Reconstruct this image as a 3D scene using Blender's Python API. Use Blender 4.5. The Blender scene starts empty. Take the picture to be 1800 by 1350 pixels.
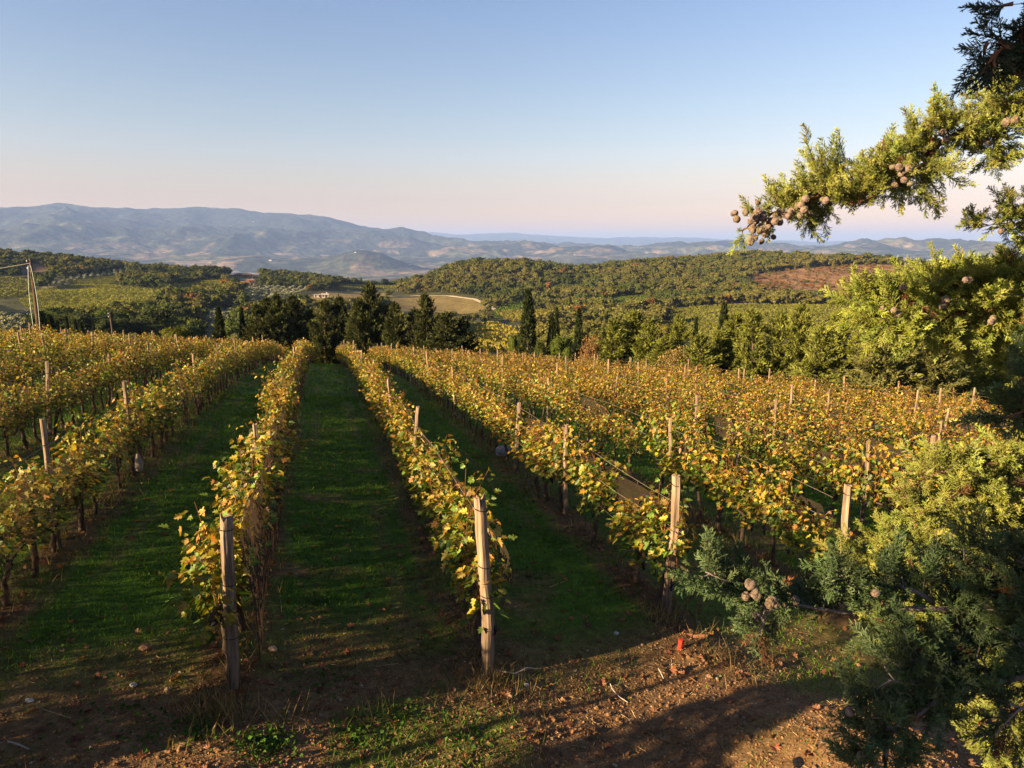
import bpy, math, random
import numpy as np
from mathutils import Vector, Matrix

random.seed(7)
RNG = np.random.default_rng(11)
SC = bpy.context.scene
COL = SC.collection

# ------------------------------------------------------------------ camera, sky, sun, exposure
F = 1248.0                      # focal length in photograph pixels (1800 wide)
HZ = 430.0                      # eye level in the photograph
PITCH = math.atan((675 - HZ) / F)
CP, SP = math.cos(PITCH), math.sin(PITCH)
cam_d = bpy.data.cameras.new("camera")
cam_d.sensor_width = 36.0
cam_d.lens = 36.0 * F / 1800.0
cam_d.clip_start = 0.05
cam_d.clip_end = 120000.0
cam = bpy.data.objects.new("camera", cam_d)
COL.objects.link(cam)
cam.location = (0, 0, 0)
cam.rotation_euler = (math.pi / 2 - PITCH, 0, 0)
SC.camera = cam

SUN_AZ = math.radians(-117.0)   # direction towards the sun, measured from +Y to +X
SUN_EL = math.radians(16.0)
world = bpy.data.worlds.new("World")
SC.world = world
world.use_nodes = True
wn = world.node_tree
bg = wn.nodes["Background"]
sky = wn.nodes.new("ShaderNodeTexSky")
sky.sky_type = 'NISHITA'
sky.sun_disc = False
sky.sun_elevation = SUN_EL
sky.sun_rotation = SUN_AZ
sky.altitude = 400
sky.air_density = 1.0
sky.dust_density = 0.9
sky.ozone_density = 3.0
# the warm band the evening air gives the low sky, by elevation
stc = wn.nodes.new("ShaderNodeTexCoord"); sxyz = wn.nodes.new("ShaderNodeSeparateXYZ")
ramp = wn.nodes.new("ShaderNodeValToRGB"); tintmix = wn.nodes.new("ShaderNodeMix")
tintmix.data_type = 'RGBA'; tintmix.blend_type = 'MULTIPLY'; tintmix.inputs[0].default_value = 1.0
wn.links.new(stc.outputs["Generated"], sxyz.inputs[0]); wn.links.new(sxyz.outputs[2], ramp.inputs[0])
SKY_TINT = [(0.0, (1.48, 0.80, 0.48)), (0.027, (1.46, 0.785, 0.49)), (0.058, (1.32, 0.758, 0.572)), (0.087, (1.379, 0.843, 0.637)), (0.116, (1.37, 0.93, 0.75)), (0.172, (1.30, 0.965, 0.80)), (0.285, (1.162, 0.951, 0.895)), (0.5, (0.80, 0.72, 0.70)), (1.0, (0.62, 0.57, 0.57))]
while len(ramp.color_ramp.elements) < len(SKY_TINT): ramp.color_ramp.elements.new(0.5)
for el, (ps, c) in zip(ramp.color_ramp.elements, SKY_TINT): el.position = ps; el.color = (*c, 1)
wn.links.new(sky.outputs[0], tintmix.inputs[6]); wn.links.new(ramp.outputs[0], tintmix.inputs[7])
wn.links.new(tintmix.outputs[2], bg.inputs[0])
bg.inputs[1].default_value = 0.053
sun_d = bpy.data.lights.new("sun", 'SUN')
sun_d.energy = 5.0
sun_d.angle = math.radians(0.5)
sun_d.color = (1.0, 0.745, 0.41)
sun = bpy.data.objects.new("sun", sun_d)
COL.objects.link(sun)
sd = Vector((math.sin(SUN_AZ) * math.cos(SUN_EL), math.cos(SUN_AZ) * math.cos(SUN_EL), math.sin(SUN_EL)))
sun.rotation_euler = sd.to_track_quat('Z', 'Y').to_euler()
SC.view_settings.view_transform = 'Standard'
SC.view_settings.look = 'None'
SC.view_settings.exposure = 2.05
SC.view_settings.gamma = 1.0
SC.render.engine = 'CYCLES'
SC.cycles.use_denoising = True
SC.cycles.max_bounces = 5
SC.cycles.diffuse_bounces = 2
SC.cycles.transparent_max_bounces = 12
SC.cycles.volume_bounces = 0
SC.cycles.sample_clamp_indirect = 4.0

# ------------------------------------------------------------------ helpers
def ray(x, y):
    """direction through photograph pixel (x, y); its component along the view axis is 1"""
    u = (x - 900.0) / F
    v = (675.0 - y) / F
    return np.array([u, CP + v * SP, -SP + v * CP])

def P3(x, y, d):
    return ray(x, y) * d

def project(p):
    p = np.asarray(p, float)
    dep = p[..., 1] * CP - p[..., 2] * SP
    up = p[..., 1] * SP + p[..., 2] * CP
    dd = np.where(dep > 1e-3, dep, 1e-3)
    return 900 + F * p[..., 0] / dd, 675 - F * up / dd, dep

def azim(x, y=480.0):
    d = ray(x, y)
    return math.atan2(d[0], d[1])

def sstep(a, b, x):
    t = np.clip((x - a) / (b - a), 0, 1)
    return t * t * (3 - 2 * t)

def _hash(ix, iy, seed):
    h = (ix.astype(np.int64) * 374761393 + iy.astype(np.int64) * 668265263 + seed * 2147483647) & 0x7fffffff
    h = ((h ^ (h >> 13)) * 1274126177) & 0x7fffffff
    h = h ^ (h >> 16)
    return (h & 0xffff) / 65535.0

def vnoise(x, y, seed=0):
    x = np.asarray(x, float); y = np.asarray(y, float)
    ix = np.floor(x); iy = np.floor(y)
    fx = x - ix; fy = y - iy
    fx = fx * fx * (3 - 2 * fx); fy = fy * fy * (3 - 2 * fy)
    a = _hash(ix, iy, seed); b = _hash(ix + 1, iy, seed)
    c = _hash(ix, iy + 1, seed); d = _hash(ix + 1, iy + 1, seed)
    return (a * (1 - fx) + b * fx) * (1 - fy) + (c * (1 - fx) + d * fx) * fy

def fbm(x, y, octv=4, seed=0):
    s = 0; a = 0.5; f = 1.0; n = 0
    for i in range(octv):
        s = s + a * (vnoise(np.asarray(x) * f + 17.3 * i, np.asarray(y) * f - 9.1 * i, seed + i) * 2 - 1)
        n += a; a *= 0.5; f *= 2.03
    return s / n

def tag(o, label=None, cat=None, group=None, kind=None):
    if label: o['label'] = label
    if cat: o['category'] = cat
    if group: o['group'] = group
    if kind: o['kind'] = kind
    return o

def mesh(name, V, Fa, mat, C=None, smooth=False):
    V = np.asarray(V, np.float32); Fa = np.asarray(Fa, np.int32)
    me = bpy.data.meshes.new(name)
    k = Fa.shape[1]; m = len(Fa)
    me.vertices.add(len(V)); me.vertices.foreach_set("co", V.ravel())
    me.loops.add(m * k); me.loops.foreach_set("vertex_index", Fa.ravel())
    me.polygons.add(m)
    me.polygons.foreach_set("loop_start", np.arange(0, m * k, k, dtype=np.int32))
    me.polygons.foreach_set("loop_total", np.full(m, k, np.int32))
    me.polygons.foreach_set("use_smooth", np.full(m, smooth, bool))
    if C is not None:
        C = np.asarray(C, np.float32)
        if C.shape[1] == 3:
            C = np.concatenate([C, np.ones((len(C), 1), np.float32)], 1)
        ca = me.color_attributes.new("col", 'FLOAT_COLOR', 'POINT')
        ca.data.foreach_set("color", C.ravel())
    me.update(calc_edges=True)
    if mat: me.materials.append(mat)
    return me

def obj(name, me, parent=None, loc=None, rotz=0.0):
    o = bpy.data.objects.new(name, me)
    COL.objects.link(o)
    if parent is not None: o.parent = parent
    if loc is not None: o.location = loc
    if rotz: o.rotation_euler = (0, 0, rotz)
    return o

class Geo:
    """collects triangles with a colour per vertex"""
    def __init__(s): s.V = []; s.F = []; s.C = []; s.n = 0
    def add(s, V, Fa, C):
        V = np.asarray(V, float); Fa = np.asarray(Fa, int)
        C = np.broadcast_to(np.asarray(C, float), (len(V), 3))
        s.V.append(V); s.F.append(Fa + s.n); s.C.append(C); s.n += len(V)
    def arr(s):
        if not s.V: return np.zeros((0, 3)), np.zeros((0, 3), int), np.zeros((0, 3))
        return np.concatenate(s.V), np.concatenate(s.F), np.concatenate(s.C)
    def tube(s, pts, rad, n=6, col=(1, 1, 1), cap=True):
        pts = np.asarray(pts, float); m = len(pts)
        rad = np.broadcast_to(np.asarray(rad, float), (m,))
        tg = np.gradient(pts, axis=0); tg /= np.linalg.norm(tg, axis=1)[:, None] + 1e-9
        ref = np.array([0.3, 0.2, 1.0]) if abs(tg[:, 2]).mean() < 0.8 else np.array([1.0, 0.15, 0.1])
        a = np.cross(tg, ref); a /= np.linalg.norm(a, axis=1)[:, None] + 1e-9
        b = np.cross(tg, a)
        th = np.arange(n) * 2 * math.pi / n
        V = pts[:, None] + rad[:, None, None] * (np.cos(th)[None, :, None] * a[:, None] + np.sin(th)[None, :, None] * b[:, None])
        V = V.reshape(-1, 3)
        i = np.arange(m - 1)[:, None] * n; j = np.arange(n)[None]; jn = (j + 1) % n
        q = np.stack([i + j, i + jn, i + n + jn, i + n + j], -1).reshape(-1, 4)
        Fa = np.concatenate([q[:, [0, 1, 2]], q[:, [0, 2, 3]]])
        if cap:
            V = np.concatenate([V, pts[-1:], pts[:1]])
            e = (m - 1) * n; c = m * n
            Fa = np.concatenate([Fa, [[e + k, e + (k + 1) % n, c] for k in range(n)], [[(k + 1) % n, k, c + 1] for k in range(n)]])
        s.add(V, Fa, col)
    def box(s, c, size, col=(1, 1, 1), rz=0.0):
        x, y, z = [v / 2 for v in size]
        V = np.array([[i, j, k] for i in (-x, x) for j in (-y, y) for k in (-z, z)])
        ca, sa = math.cos(rz), math.sin(rz)
        V = V @ np.array([[ca, sa, 0], [-sa, ca, 0], [0, 0, 1]]) + np.asarray(c)
        Q = [(0, 1, 3, 2), (4, 6, 7, 5), (0, 4, 5, 1), (2, 3, 7, 6), (0, 2, 6, 4), (1, 5, 7, 3)]
        T = [t for q in Q for t in ((q[0], q[1], q[2]), (q[0], q[2], q[3]))]
        s.add(V, T, col)
    def mesh(s, name, mat, smooth=False):
        V, Fa, C = s.arr()
        return mesh(name, V, Fa, mat, C, smooth)

def unit(v):
    v = np.asarray(v, float)
    return v / (np.linalg.norm(v, axis=-1, keepdims=True) + 1e-9)

def basis(d, roll=None):
    """(N,3,3) rotation matrices whose X axis is d"""
    d = unit(d); n = len(d)
    ref = np.where(np.abs(d[:, 2:3]) > 0.9, np.array([[1.0, 0, 0]]), np.array([[0, 0, 1.0]]))
    y = unit(np.cross(ref, d)); z = np.cross(d, y)
    if roll is not None:
        c, s_ = np.cos(roll)[:, None], np.sin(roll)[:, None]
        y, z = y * c + z * s_, -y * s_ + z * c
    return np.stack([d, y, z], -1)

def yawmat(a):
    n = len(a); R = np.zeros((n, 3, 3)); c, s_ = np.cos(a), np.sin(a)
    R[:, 0, 0] = c; R[:, 0, 1] = -s_; R[:, 1, 0] = s_; R[:, 1, 1] = c; R[:, 2, 2] = 1
    return R

def scatter(protos, which, R, pos, scale, tint=None):
    """numpy instancing: one merged (V, F, C)"""
    Vs, Fs, Cs, n = [], [], [], 0
    scale = np.asarray(scale, float)
    if scale.ndim == 1: scale = np.repeat(scale[:, None], 3, 1)
    for k, (V, Fa, C) in enumerate(protos):
        I = np.nonzero(which == k)[0]
        if not len(I): continue
        W = np.einsum('nij,nvj->nvi', R[I], V[None] * scale[I][:, None]) + pos[I][:, None]
        Vs.append(W.reshape(-1, 3))
        Fs.append((Fa[None] + (np.arange(len(I)) * len(V))[:, None, None]).reshape(-1, Fa.shape[1]) + n)
        c = np.repeat(C[None], len(I), 0)
        if tint is not None: c = c * tint[I][:, None]
        Cs.append(c.reshape(-1, 3)); n += len(I) * len(V)
    return np.concatenate(Vs), np.concatenate(Fs), np.concatenate(Cs)

# ------------------------------------------------------------------ materials
def new_mat(name):
    m = bpy.data.materials.new(name); m.use_nodes = True
    nt = m.node_tree; nt.nodes.clear()
    out = nt.nodes.new("ShaderNodeOutputMaterial")
    return m, nt, out

def leaf_mat(name, trans=0.35, gain=1.0, gloss=0.03, tgain=(1.25, 1.15, 0.55)):
    m, nt, out = new_mat(name)
    at = nt.nodes.new("ShaderNodeAttribute"); at.attribute_name = "col"
    df = nt.nodes.new("ShaderNodeBsdfDiffuse"); tr = nt.nodes.new("ShaderNodeBsdfTranslucent")
    mx = nt.nodes.new("ShaderNodeMixShader"); mx.inputs[0].default_value = trans
    mul = nt.nodes.new("ShaderNodeMix"); mul.data_type = 'RGBA'; mul.blend_type = 'MULTIPLY'; mul.inputs[0].default_value = 1.0
    mul.inputs[7].default_value = (*tgain, 1)
    nt.links.new(at.outputs[0], df.inputs[0]); nt.links.new(at.outputs[0], mul.inputs[6])
    nt.links.new(mul.outputs[2], tr.inputs[0])
    nt.links.new(df.outputs[0], mx.inputs[1]); nt.links.new(tr.outputs[0], mx.inputs[2])
    last = mx
    if gloss:
        gl = nt.nodes.new("ShaderNodeBsdfGlossy"); gl.inputs["Roughness"].default_value = 0.5
        m2 = nt.nodes.new("ShaderNodeMixShader"); m2.inputs[0].default_value = gloss
        nt.links.new(mx.outputs[0], m2.inputs[1]); nt.links.new(gl.outputs[0], m2.inputs[2]); last = m2
    nt.links.new(last.outputs[0], out.inputs[0])
    return m

def diff_mat(name, scale=6.0, lo=0.75, hi=1.25, bump=0.0, bscale=30.0, rough=0.9, stretch=None, base=None):
    """vertex colour (or base) times a noise, with an optional bump"""
    m, nt, out = new_mat(name)
    pr = nt.nodes.new("ShaderNodeBsdfPrincipled"); pr.inputs["Roughness"].default_value = rough
    pr.inputs["Specular IOR Level"].default_value = 0.15
    tc = nt.nodes.new("ShaderNodeTexCoord"); mp = nt.nodes.new("ShaderNodeMapping")
    if stretch: mp.inputs["Scale"].default_value = stretch
    nt.links.new(tc.outputs["Object"], mp.inputs[0])
    nz = nt.nodes.new("ShaderNodeTexNoise"); nz.inputs["Scale"].default_value = scale; nz.inputs["Detail"].default_value = 6
    nt.links.new(mp.outputs[0], nz.inputs["Vector"])
    mr = nt.nodes.new("ShaderNodeMapRange"); mr.inputs[1].default_value = 0.3; mr.inputs[2].default_value = 0.7
    mr.inputs[3].default_value = lo; mr.inputs[4].default_value = hi
    nt.links.new(nz.outputs[0], mr.inputs[0])
    if base is None:
        at = nt.nodes.new("ShaderNodeAttribute"); at.attribute_name = "col"; src = at.outputs[0]
    else:
        rgb = nt.nodes.new("ShaderNodeRGB"); rgb.outputs[0].default_value = (*base, 1); src = rgb.outputs[0]
    vm = nt.nodes.new("ShaderNodeVectorMath"); vm.operation = 'SCALE'
    nt.links.new(src, vm.inputs[0]); nt.links.new(mr.outputs[0], vm.inputs["Scale"])
    nt.links.new(vm.outputs[0], pr.inputs["Base Color"])
    if bump:
        n2 = nt.nodes.new("ShaderNodeTexNoise"); n2.inputs["Scale"].default_value = bscale; n2.inputs["Detail"].default_value = 8
        nt.links.new(mp.outputs[0], n2.inputs["Vector"])
        bp = nt.nodes.new("ShaderNodeBump"); bp.inputs["Strength"].default_value = 1.0; bp.inputs["Distance"].default_value = bump
        nt.links.new(n2.outputs[0], bp.inputs["Height"]); nt.links.new(bp.outputs[0], pr.inputs["Normal"])
    nt.links.new(pr.outputs[0], out.inputs[0])
    return m

M_LEAF = leaf_mat("vine_leaf", 0.33, gloss=0.03, tgain=(1.25, 1.15, 0.4))
M_GRASS = leaf_mat("grass_blade", 0.30, gloss=0.0, tgain=(1.1, 1.2, 0.5))
M_TREE = leaf_mat("tree_foliage", 0.22, gloss=0.0, tgain=(1.2, 1.2, 0.6))
M_CYP = leaf_mat("cypress_foliage", 0.30, gloss=0.02, tgain=(1.25, 1.25, 0.5))
M_WOOD = diff_mat("weathered_wood", 26.0, 0.40, 1.45, 0.010, 40.0, stretch=(1, 1, 0.07))
M_BARK = diff_mat("vine_bark", 25.0, 0.6, 1.4, 0.006, 40.0, stretch=(1, 1, 0.3))
M_CANE = diff_mat("cane", 10.0, 0.8, 1.2)
M_WIRE = diff_mat("wire_steel", 20.0, 0.8, 1.2, rough=0.5)
M_SOIL = diff_mat("ground_soil", 9.0, 0.72, 1.28, 0.018, 28.0)
M_LITTER = diff_mat("litter", 30.0, 0.7, 1.3)
M_HILL = diff_mat("hill_ground", 0.12, 0.75, 1.25, 0.5, 0.4)
M_GRAPE = diff_mat("dark_grape", 60.0, 0.8, 1.2, rough=0.45)
M_CONE = diff_mat("seed_cone", 160.0, 0.65, 1.3, 0.002, 300.0)
M_WALL = diff_mat("plaster_wall", 0.6, 0.85, 1.1)

# ------------------------------------------------------------------ terrain
ROW_AZ = -0.2644
RD = np.array([math.sin(ROW_AZ), math.cos(ROW_AZ)])     # along the rows, away from the viewer
RN = np.array([math.cos(ROW_AZ), -math.sin(ROW_AZ)])    # across, to the right
G0, GA, GC, GQ = 4.4574, 0.0281, 0.0876, 0.0010
S0, SS = -1.125, 2.82                                   # row k stands at s = S0 + SS*(k-2)

def to_ts(x, y): return x * RD[0] + y * RD[1], x * RN[0] + y * RN[1]
def to_xy(t, s): return t * RD[0] + s * RN[0], t * RD[1] + s * RN[1]

def plane_z(x, y):
    t, s = to_ts(x, y)
    sc = np.clip(s, -42, 70)
    tc = np.clip(t, -10, 130)
    z = -(G0 + GA * tc + GC * sc + GQ * tc * np.abs(tc))
    return z

# far edge of the vineyard, from where its canopy meets what stands behind
_edge = [(560, 601), (700, 609), (800, 615), (1000, 626), (1150, 638), (1300, 653), (1500, 673), (1650, 689), (1800, 704)]
_es, _et = [], []
for ex, ey in _edge:
    d = ray(ex, ey)
    for k in np.linspace(20, 140, 2400):
        if d[2] * k <= plane_z(d[0] * k, d[1] * k) + 1.55:
            t_, s_ = to_ts(d[0] * k, d[1] * k); _es.append(s_); _et.append(min(t_, 79)); break
_o = np.argsort(_es); _es = np.array(_es)[_o]; _et = np.array(_et)[_o]
def t_end(s):
    return np.interp(s, np.concatenate([[-60, -3], _es]), np.concatenate([[74, 79], _et]))
def t_beg(k):
    return {2: 7.25, 3: 7.2, 4: 8.05, 5: 8.6}.get(k, 5.6 if k < 2 else 8.6 + 0.25 * (k - 5))

COLS = {
 -300: [(120, 620), (200, 602), (400, 552), (700, 507), (1000, 447), (1500, 482)],
 0:    [(120, 620), (220, 598), (320, 571), (430, 549), (560, 529), (720, 504), (880, 477), (1050, 447), (1500, 487)],
 100:  [(120, 622), (230, 600), (330, 576), (430, 550), (560, 526), (700, 504), (850, 479), (1050, 453), (1500, 487)],
 200:  [(120, 624), (230, 602), (330, 577), (430, 551), (560, 525), (700, 504), (850, 485), (1050, 467), (1500, 492)],
 300:  [(120, 626), (230, 604), (330, 580), (430, 556), (560, 524), (700, 506), (850, 489), (1000, 477), (1500, 502)],
 400:  [(120, 628), (230, 606), (330, 582), (430, 556), (540, 532), (660, 510), (800, 494), (980, 481), (1500, 503)],
 500:  [(120, 630), (230, 608), (330, 585), (430, 558), (540, 536), (660, 516), (800, 499), (960, 486), (1500, 507)],
 600:  [(120, 632), (230, 608), (330, 584), (430, 560), (540, 538), (660, 520), (800, 507), (900, 500), (1500, 514)],
 700:  [(120, 632), (230, 610), (330, 590), (430, 568), (540, 545), (660, 525), (780, 512), (900, 503), (1500, 516)],
 750:  [(120, 632), (230, 612), (330, 592), (430, 570), (540, 547), (660, 525), (760, 508), (900, 493), (1500, 510)],
 800:  [(120, 632), (230, 614), (330, 594), (430, 573), (540, 549), (660, 522), (760, 494), (850, 475), (950, 466), (1500, 500)],
 880:  [(120, 632), (230, 613), (330, 592), (430, 571), (540, 546), (640, 517), (720, 490), (820, 468), (900, 462), (1500, 500)],
 960:  [(120, 630), (230, 611), (330, 591), (430, 571), (540, 546), (640, 517), (720, 492), (810, 473), (900, 467), (1400, 500)],
 1025: [(120, 630), (230, 610), (330, 591), (430, 571), (540, 546), (650, 520), (740, 502), (850, 487), (960, 480), (1500, 492)],
 1100: [(120, 630), (230, 610), (330, 592), (430, 567), (560, 535), (680, 509), (800, 487), (950, 468), (1500, 490)],
 1200: [(120, 632), (230, 610), (320, 588), (430, 561), (520, 541), (620, 521), (750, 497), (900, 471), (1050, 456), (1500, 482)],
 1330: [(120, 635), (220, 608), (280, 592), (360, 568), (450, 546), (560, 531), (700, 506), (850, 480), (1000, 451), (1500, 480)],
 1450: [(120, 635), (220, 606), (290, 585), (370, 563), (460, 546), (560, 532), (700, 506), (850, 480), (980, 455), (1500, 482)],
 1600: [(120, 635), (220, 606), (290, 585), (370, 563), (460, 546), (560, 531), (700, 506), (850, 481), (950, 463), (1500, 484)],
 1800: [(120, 640), (220, 608), (290, 585), (370, 563), (460, 546), (560, 531), (700, 507), (850, 484), (950, 468), (1500, 486)],
 2100: [(120, 645), (220, 610), (290, 588), (370, 565), (460, 548), (560, 533), (700, 509), (850, 486), (950, 472), (1500, 488)],
}
# far: base of the range, its crest at 13.5 km, the paler range behind at 30 km
FAR = [(-300, 444, 372, 420), (-60, 441, 368, 421), (0, 440, 367, 421), (55, 441, 366, 421), (103, 442, 358.5, 421), (150, 444, 363, 421), (190, 446, 368, 421),
       (300, 448, 366, 421), (345, 448, 359.5, 421), (375, 449, 364, 420), (415, 450, 362, 420), (450, 452, 367, 418), (520, 455, 373, 416), (565, 456, 379, 414), (620, 458, 393, 412),
       (700, 459, 406, 410), (760, 460, 415, 408.5), (830, 460, 422, 411), (905, 458, 427, 406.5), (950, 457, 430, 413), (1050, 455, 434, 418),
       (1150, 452, 437, 418), (1250, 450, 436, 419), (1300, 449, 434, 424), (1400, 448, 435, 425), (1500, 448, 434, 425), (1540, 448, 433, 425), (1600, 448, 437, 430),
       (1700, 447, 435, 430), (1770, 446, 431, 426), (2100, 446, 431, 427)]
_NA, _NR = 421, 900
_AZ = np.linspace(math.radians(-58), math.radians(58), _NA)
_LR = np.linspace(math.log(60), math.log(48000), _NR)
def _ytan(y):      # height over forward distance for a photograph row on the centre line
    v = (675 - y) / F
    return (-SP + v * CP) / (CP + v * SP)
def _build_table():
    cx = sorted(COLS); caz = [azim(c) for c in cx]
    grid = []
    fx = np.array([f[0] for f in FAR], float)
    for c, a in zip(cx, caz):
        fb, fc, fd = [np.interp(c, fx, [f[i] for f in FAR]) for i in (1, 2, 3)]
        rs = [r for r, _ in COLS[c]]; zs = [_ytan(y) * r * math.cos(a) for r, y in COLS[c]]
        grid.append(np.interp(_LR, np.log(rs), zs))
    grid = np.array(grid)
    near = np.empty((_NA, _NR))
    for j in range(_NR): near[:, j] = np.interp(_AZ, caz, grid[:, j])
    faz = np.array([azim(f[0], 420) for f in FAR])
    far = np.empty((_NA, _NR))
    rr = np.exp(_LR)
    fb, fc, fd = [np.interp(_AZ, faz, [f[i] for f in FAR]) for i in (1, 2, 3)]
    kern = np.exp(-0.5 * (np.arange(-12, 13) / 5.0) ** 2); kern /= kern.sum()
    sm = lambda v: np.convolve(np.pad(v, 12, 'edge'), kern, 'valid')
    k3 = np.exp(-0.5 * (np.arange(-4, 5) / 1.2) ** 2); k3 /= k3.sum()
    fb, fc2, fc = sm(fb), sm(fc), np.convolve(np.pad(fc, 4, 'edge'), k3, 'valid')
    for i, a in enumerate(_AZ):
        ca = math.cos(a)
        R = [1500, 3200, 5500, 9000, 10500, 12000, 13500, 16500, 22000, 30000, 40000, 48000]
        yb, yc, yd = fb[i], fc[i], fd[i]
        yc2 = fc2[i]
        Z = [near[i, np.searchsorted(rr, 1490)], -190, -250 + (0), _ytan(yb) * 9000 * ca, _ytan(yb + (yc2 - yb) * 0.36) * 10500 * ca,
             _ytan(yb + (yc2 - yb) * 0.72) * 12000 * ca, _ytan(yc) * 13500 * ca, _ytan(yc2) * 13500 * ca * 0.5 - 150, -250, _ytan(yd) * 30000 * ca, -100, -200]
        far[i] = np.interp(rr, R, Z)
    w = sstep(1350, 1600, rr)[None]
    z = near * (1 - w) + far * w
    # smooth gently along the distance and across
    k2 = np.exp(-0.5 * (np.arange(-6, 7) / 2.6) ** 2); k2 /= k2.sum()
    for i in range(_NA): z[i] = np.convolve(np.pad(z[i], 6, 'edge'), k2, 'valid')
    zs = z.copy()
    for j in range(_NR):
        kk = np.array([.25, .5, .25]) if rr[j] > 2000 else kern
        h = len(kk) // 2
        zs[:, j] = np.convolve(np.pad(z[:, j], h, 'edge'), kk, 'valid')
    return zs
_TAB = _build_table()
def table_z(az, r):
    a = (np.clip(az, _AZ[0], _AZ[-1]) - _AZ[0]) / (_AZ[1] - _AZ[0])
    l = (np.clip(np.log(np.maximum(r, 1)), _LR[0], _LR[-1]) - _LR[0]) / (_LR[1] - _LR[0])
    i = np.clip(a.astype(int), 0, _NA - 2); j = np.clip(l.astype(int), 0, _NR - 2)
    fa, fl = a - i, l - j
    T = _TAB
    return (T[i, j] * (1 - fa) + T[i + 1, j] * fa) * (1 - fl) + (T[i, j + 1] * (1 - fa) + T[i + 1, j + 1] * fa) * fl
# radius at which each azimuth leaves the vineyard
_EAZ = np.linspace(-math.pi, math.pi, 721)
def _edge_r():
    rs = np.linspace(10, 120, 441)
    out = np.full(len(_EAZ), 100.0)
    for i, a in enumerate(_EAZ):
        t, s = to_ts(np.sin(a) * rs, np.cos(a) * rs)
        bad = t > t_end(s) + 4.0
        if bad.any(): out[i] = rs[np.argmax(bad)]
    return np.minimum(out, 110)
_ER = _edge_r()
def edge_r(az): return np.interp(az, _EAZ, _ER)

def ground_z(x, y):
    x = np.asarray(x, float); y = np.asarray(y, float)
    shp = np.broadcast(x, y).shape
    x = np.broadcast_to(x, shp).ravel(); y = np.broadcast_to(y, shp).ravel()
    r = np.hypot(x, y); az = np.arctan2(x, y)
    zn = plane_z(x, y)
    # earth bank rising to the right of the path
    zn = zn + 0.62 * np.exp(-(((x - 3.5) / 1.35) ** 2 + ((y - 5.6) / 1.5) ** 2))
    # bank under the viewer
    bank = -1.75 - 0.56 * np.maximum(y + 0.6 + 0.25 * x, 0)
    wb = sstep(9, 5, r)
    zn = np.where(bank > zn, zn + (bank - zn) * wb, zn)
    # small relief: lumps, trodden soil and the low ridge under every row
    t, s = to_ts(x, y)
    nearw = sstep(60, 25, r)
    zn = zn + nearw * (0.05 * fbm(x * 0.7, y * 0.7, 3, 3) + 0.02 * fbm(x * 4, y * 4, 3, 5))
    ds = np.abs((s - S0 + SS / 2) % SS - SS / 2)
    zn = zn + 0.07 * np.exp(-(ds / 0.4) ** 2) * sstep(5, 8, t) * nearw
    zf = table_z(az, r)
    zf = zf + np.where(r > 2300, 1, 0) * 0
    er = edge_r(az)
    w = sstep(0, 1, (r - er) / 55.0)
    z = zn * (1 - w) + zf * w
    # relief of the hills
    z = z + sstep(200, 500, r) * sstep(2200, 1500, r) * 3.0 * fbm(x / 70, y / 70, 4, 21)
    fr = sstep(3500, 8500, r)
    if (fr > 0).any():
        I = fr > 0
        xx, yy = x[I], y[I]
        rid = 1 - np.abs(fbm(xx / 2300, yy / 2300, 5, 31)) * 2.0
        crest = np.exp(-((r[I] - 13500) / 900) ** 2) + np.exp(-((r[I] - 30000) / 2500) ** 2)
        z[I] += fr[I] * (230 * (rid - 0.55) * (0.25 + 0.75 * sstep(8000, 11000, r[I])) + 150 * fbm(xx / 900, yy / 900, 6, 41) * (0.3 + 0.7 * sstep(8000, 10500, r[I]))) * (1 - 0.66 * np.clip(crest, 0, 1)) + fr[I] * 26 * fbm(xx / 330, yy / 330, 4, 47)
    # the lone dark cone-shaped hill out in the plain
    hx, hy = P3(648, 470, 6800)[:2]
    dh = np.hypot((x - hx) / 420, (y - hy) / 600)
    z = z + np.where(r > 3000, 150 * np.exp(-dh ** 2 * 1.6) * (1 + 0.25 * fbm(x / 160, y / 160, 3, 51)), 0)
    z = z + np.where(r > 3000, 55 * np.exp(-(((x - hx + 900) / 700) ** 2 + ((y - hy) / 500) ** 2)), 0)
    return z.reshape(shp)
def gz(x, y): return float(ground_z(np.array([x]), np.array([y]))[0])

def in_poly(px, py, poly):
    ins = np.zeros(px.shape, bool); n = len(poly); j = n - 1
    for i in range(n):
        xi, yi = poly[i]; xj, yj = poly[j]
        c = ((yi > py) != (yj > py)) & (px < (xj - xi) * (py - yi) / (yj - yi + 1e-12) + xi)
        ins ^= c; j = i
    return ins

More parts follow.
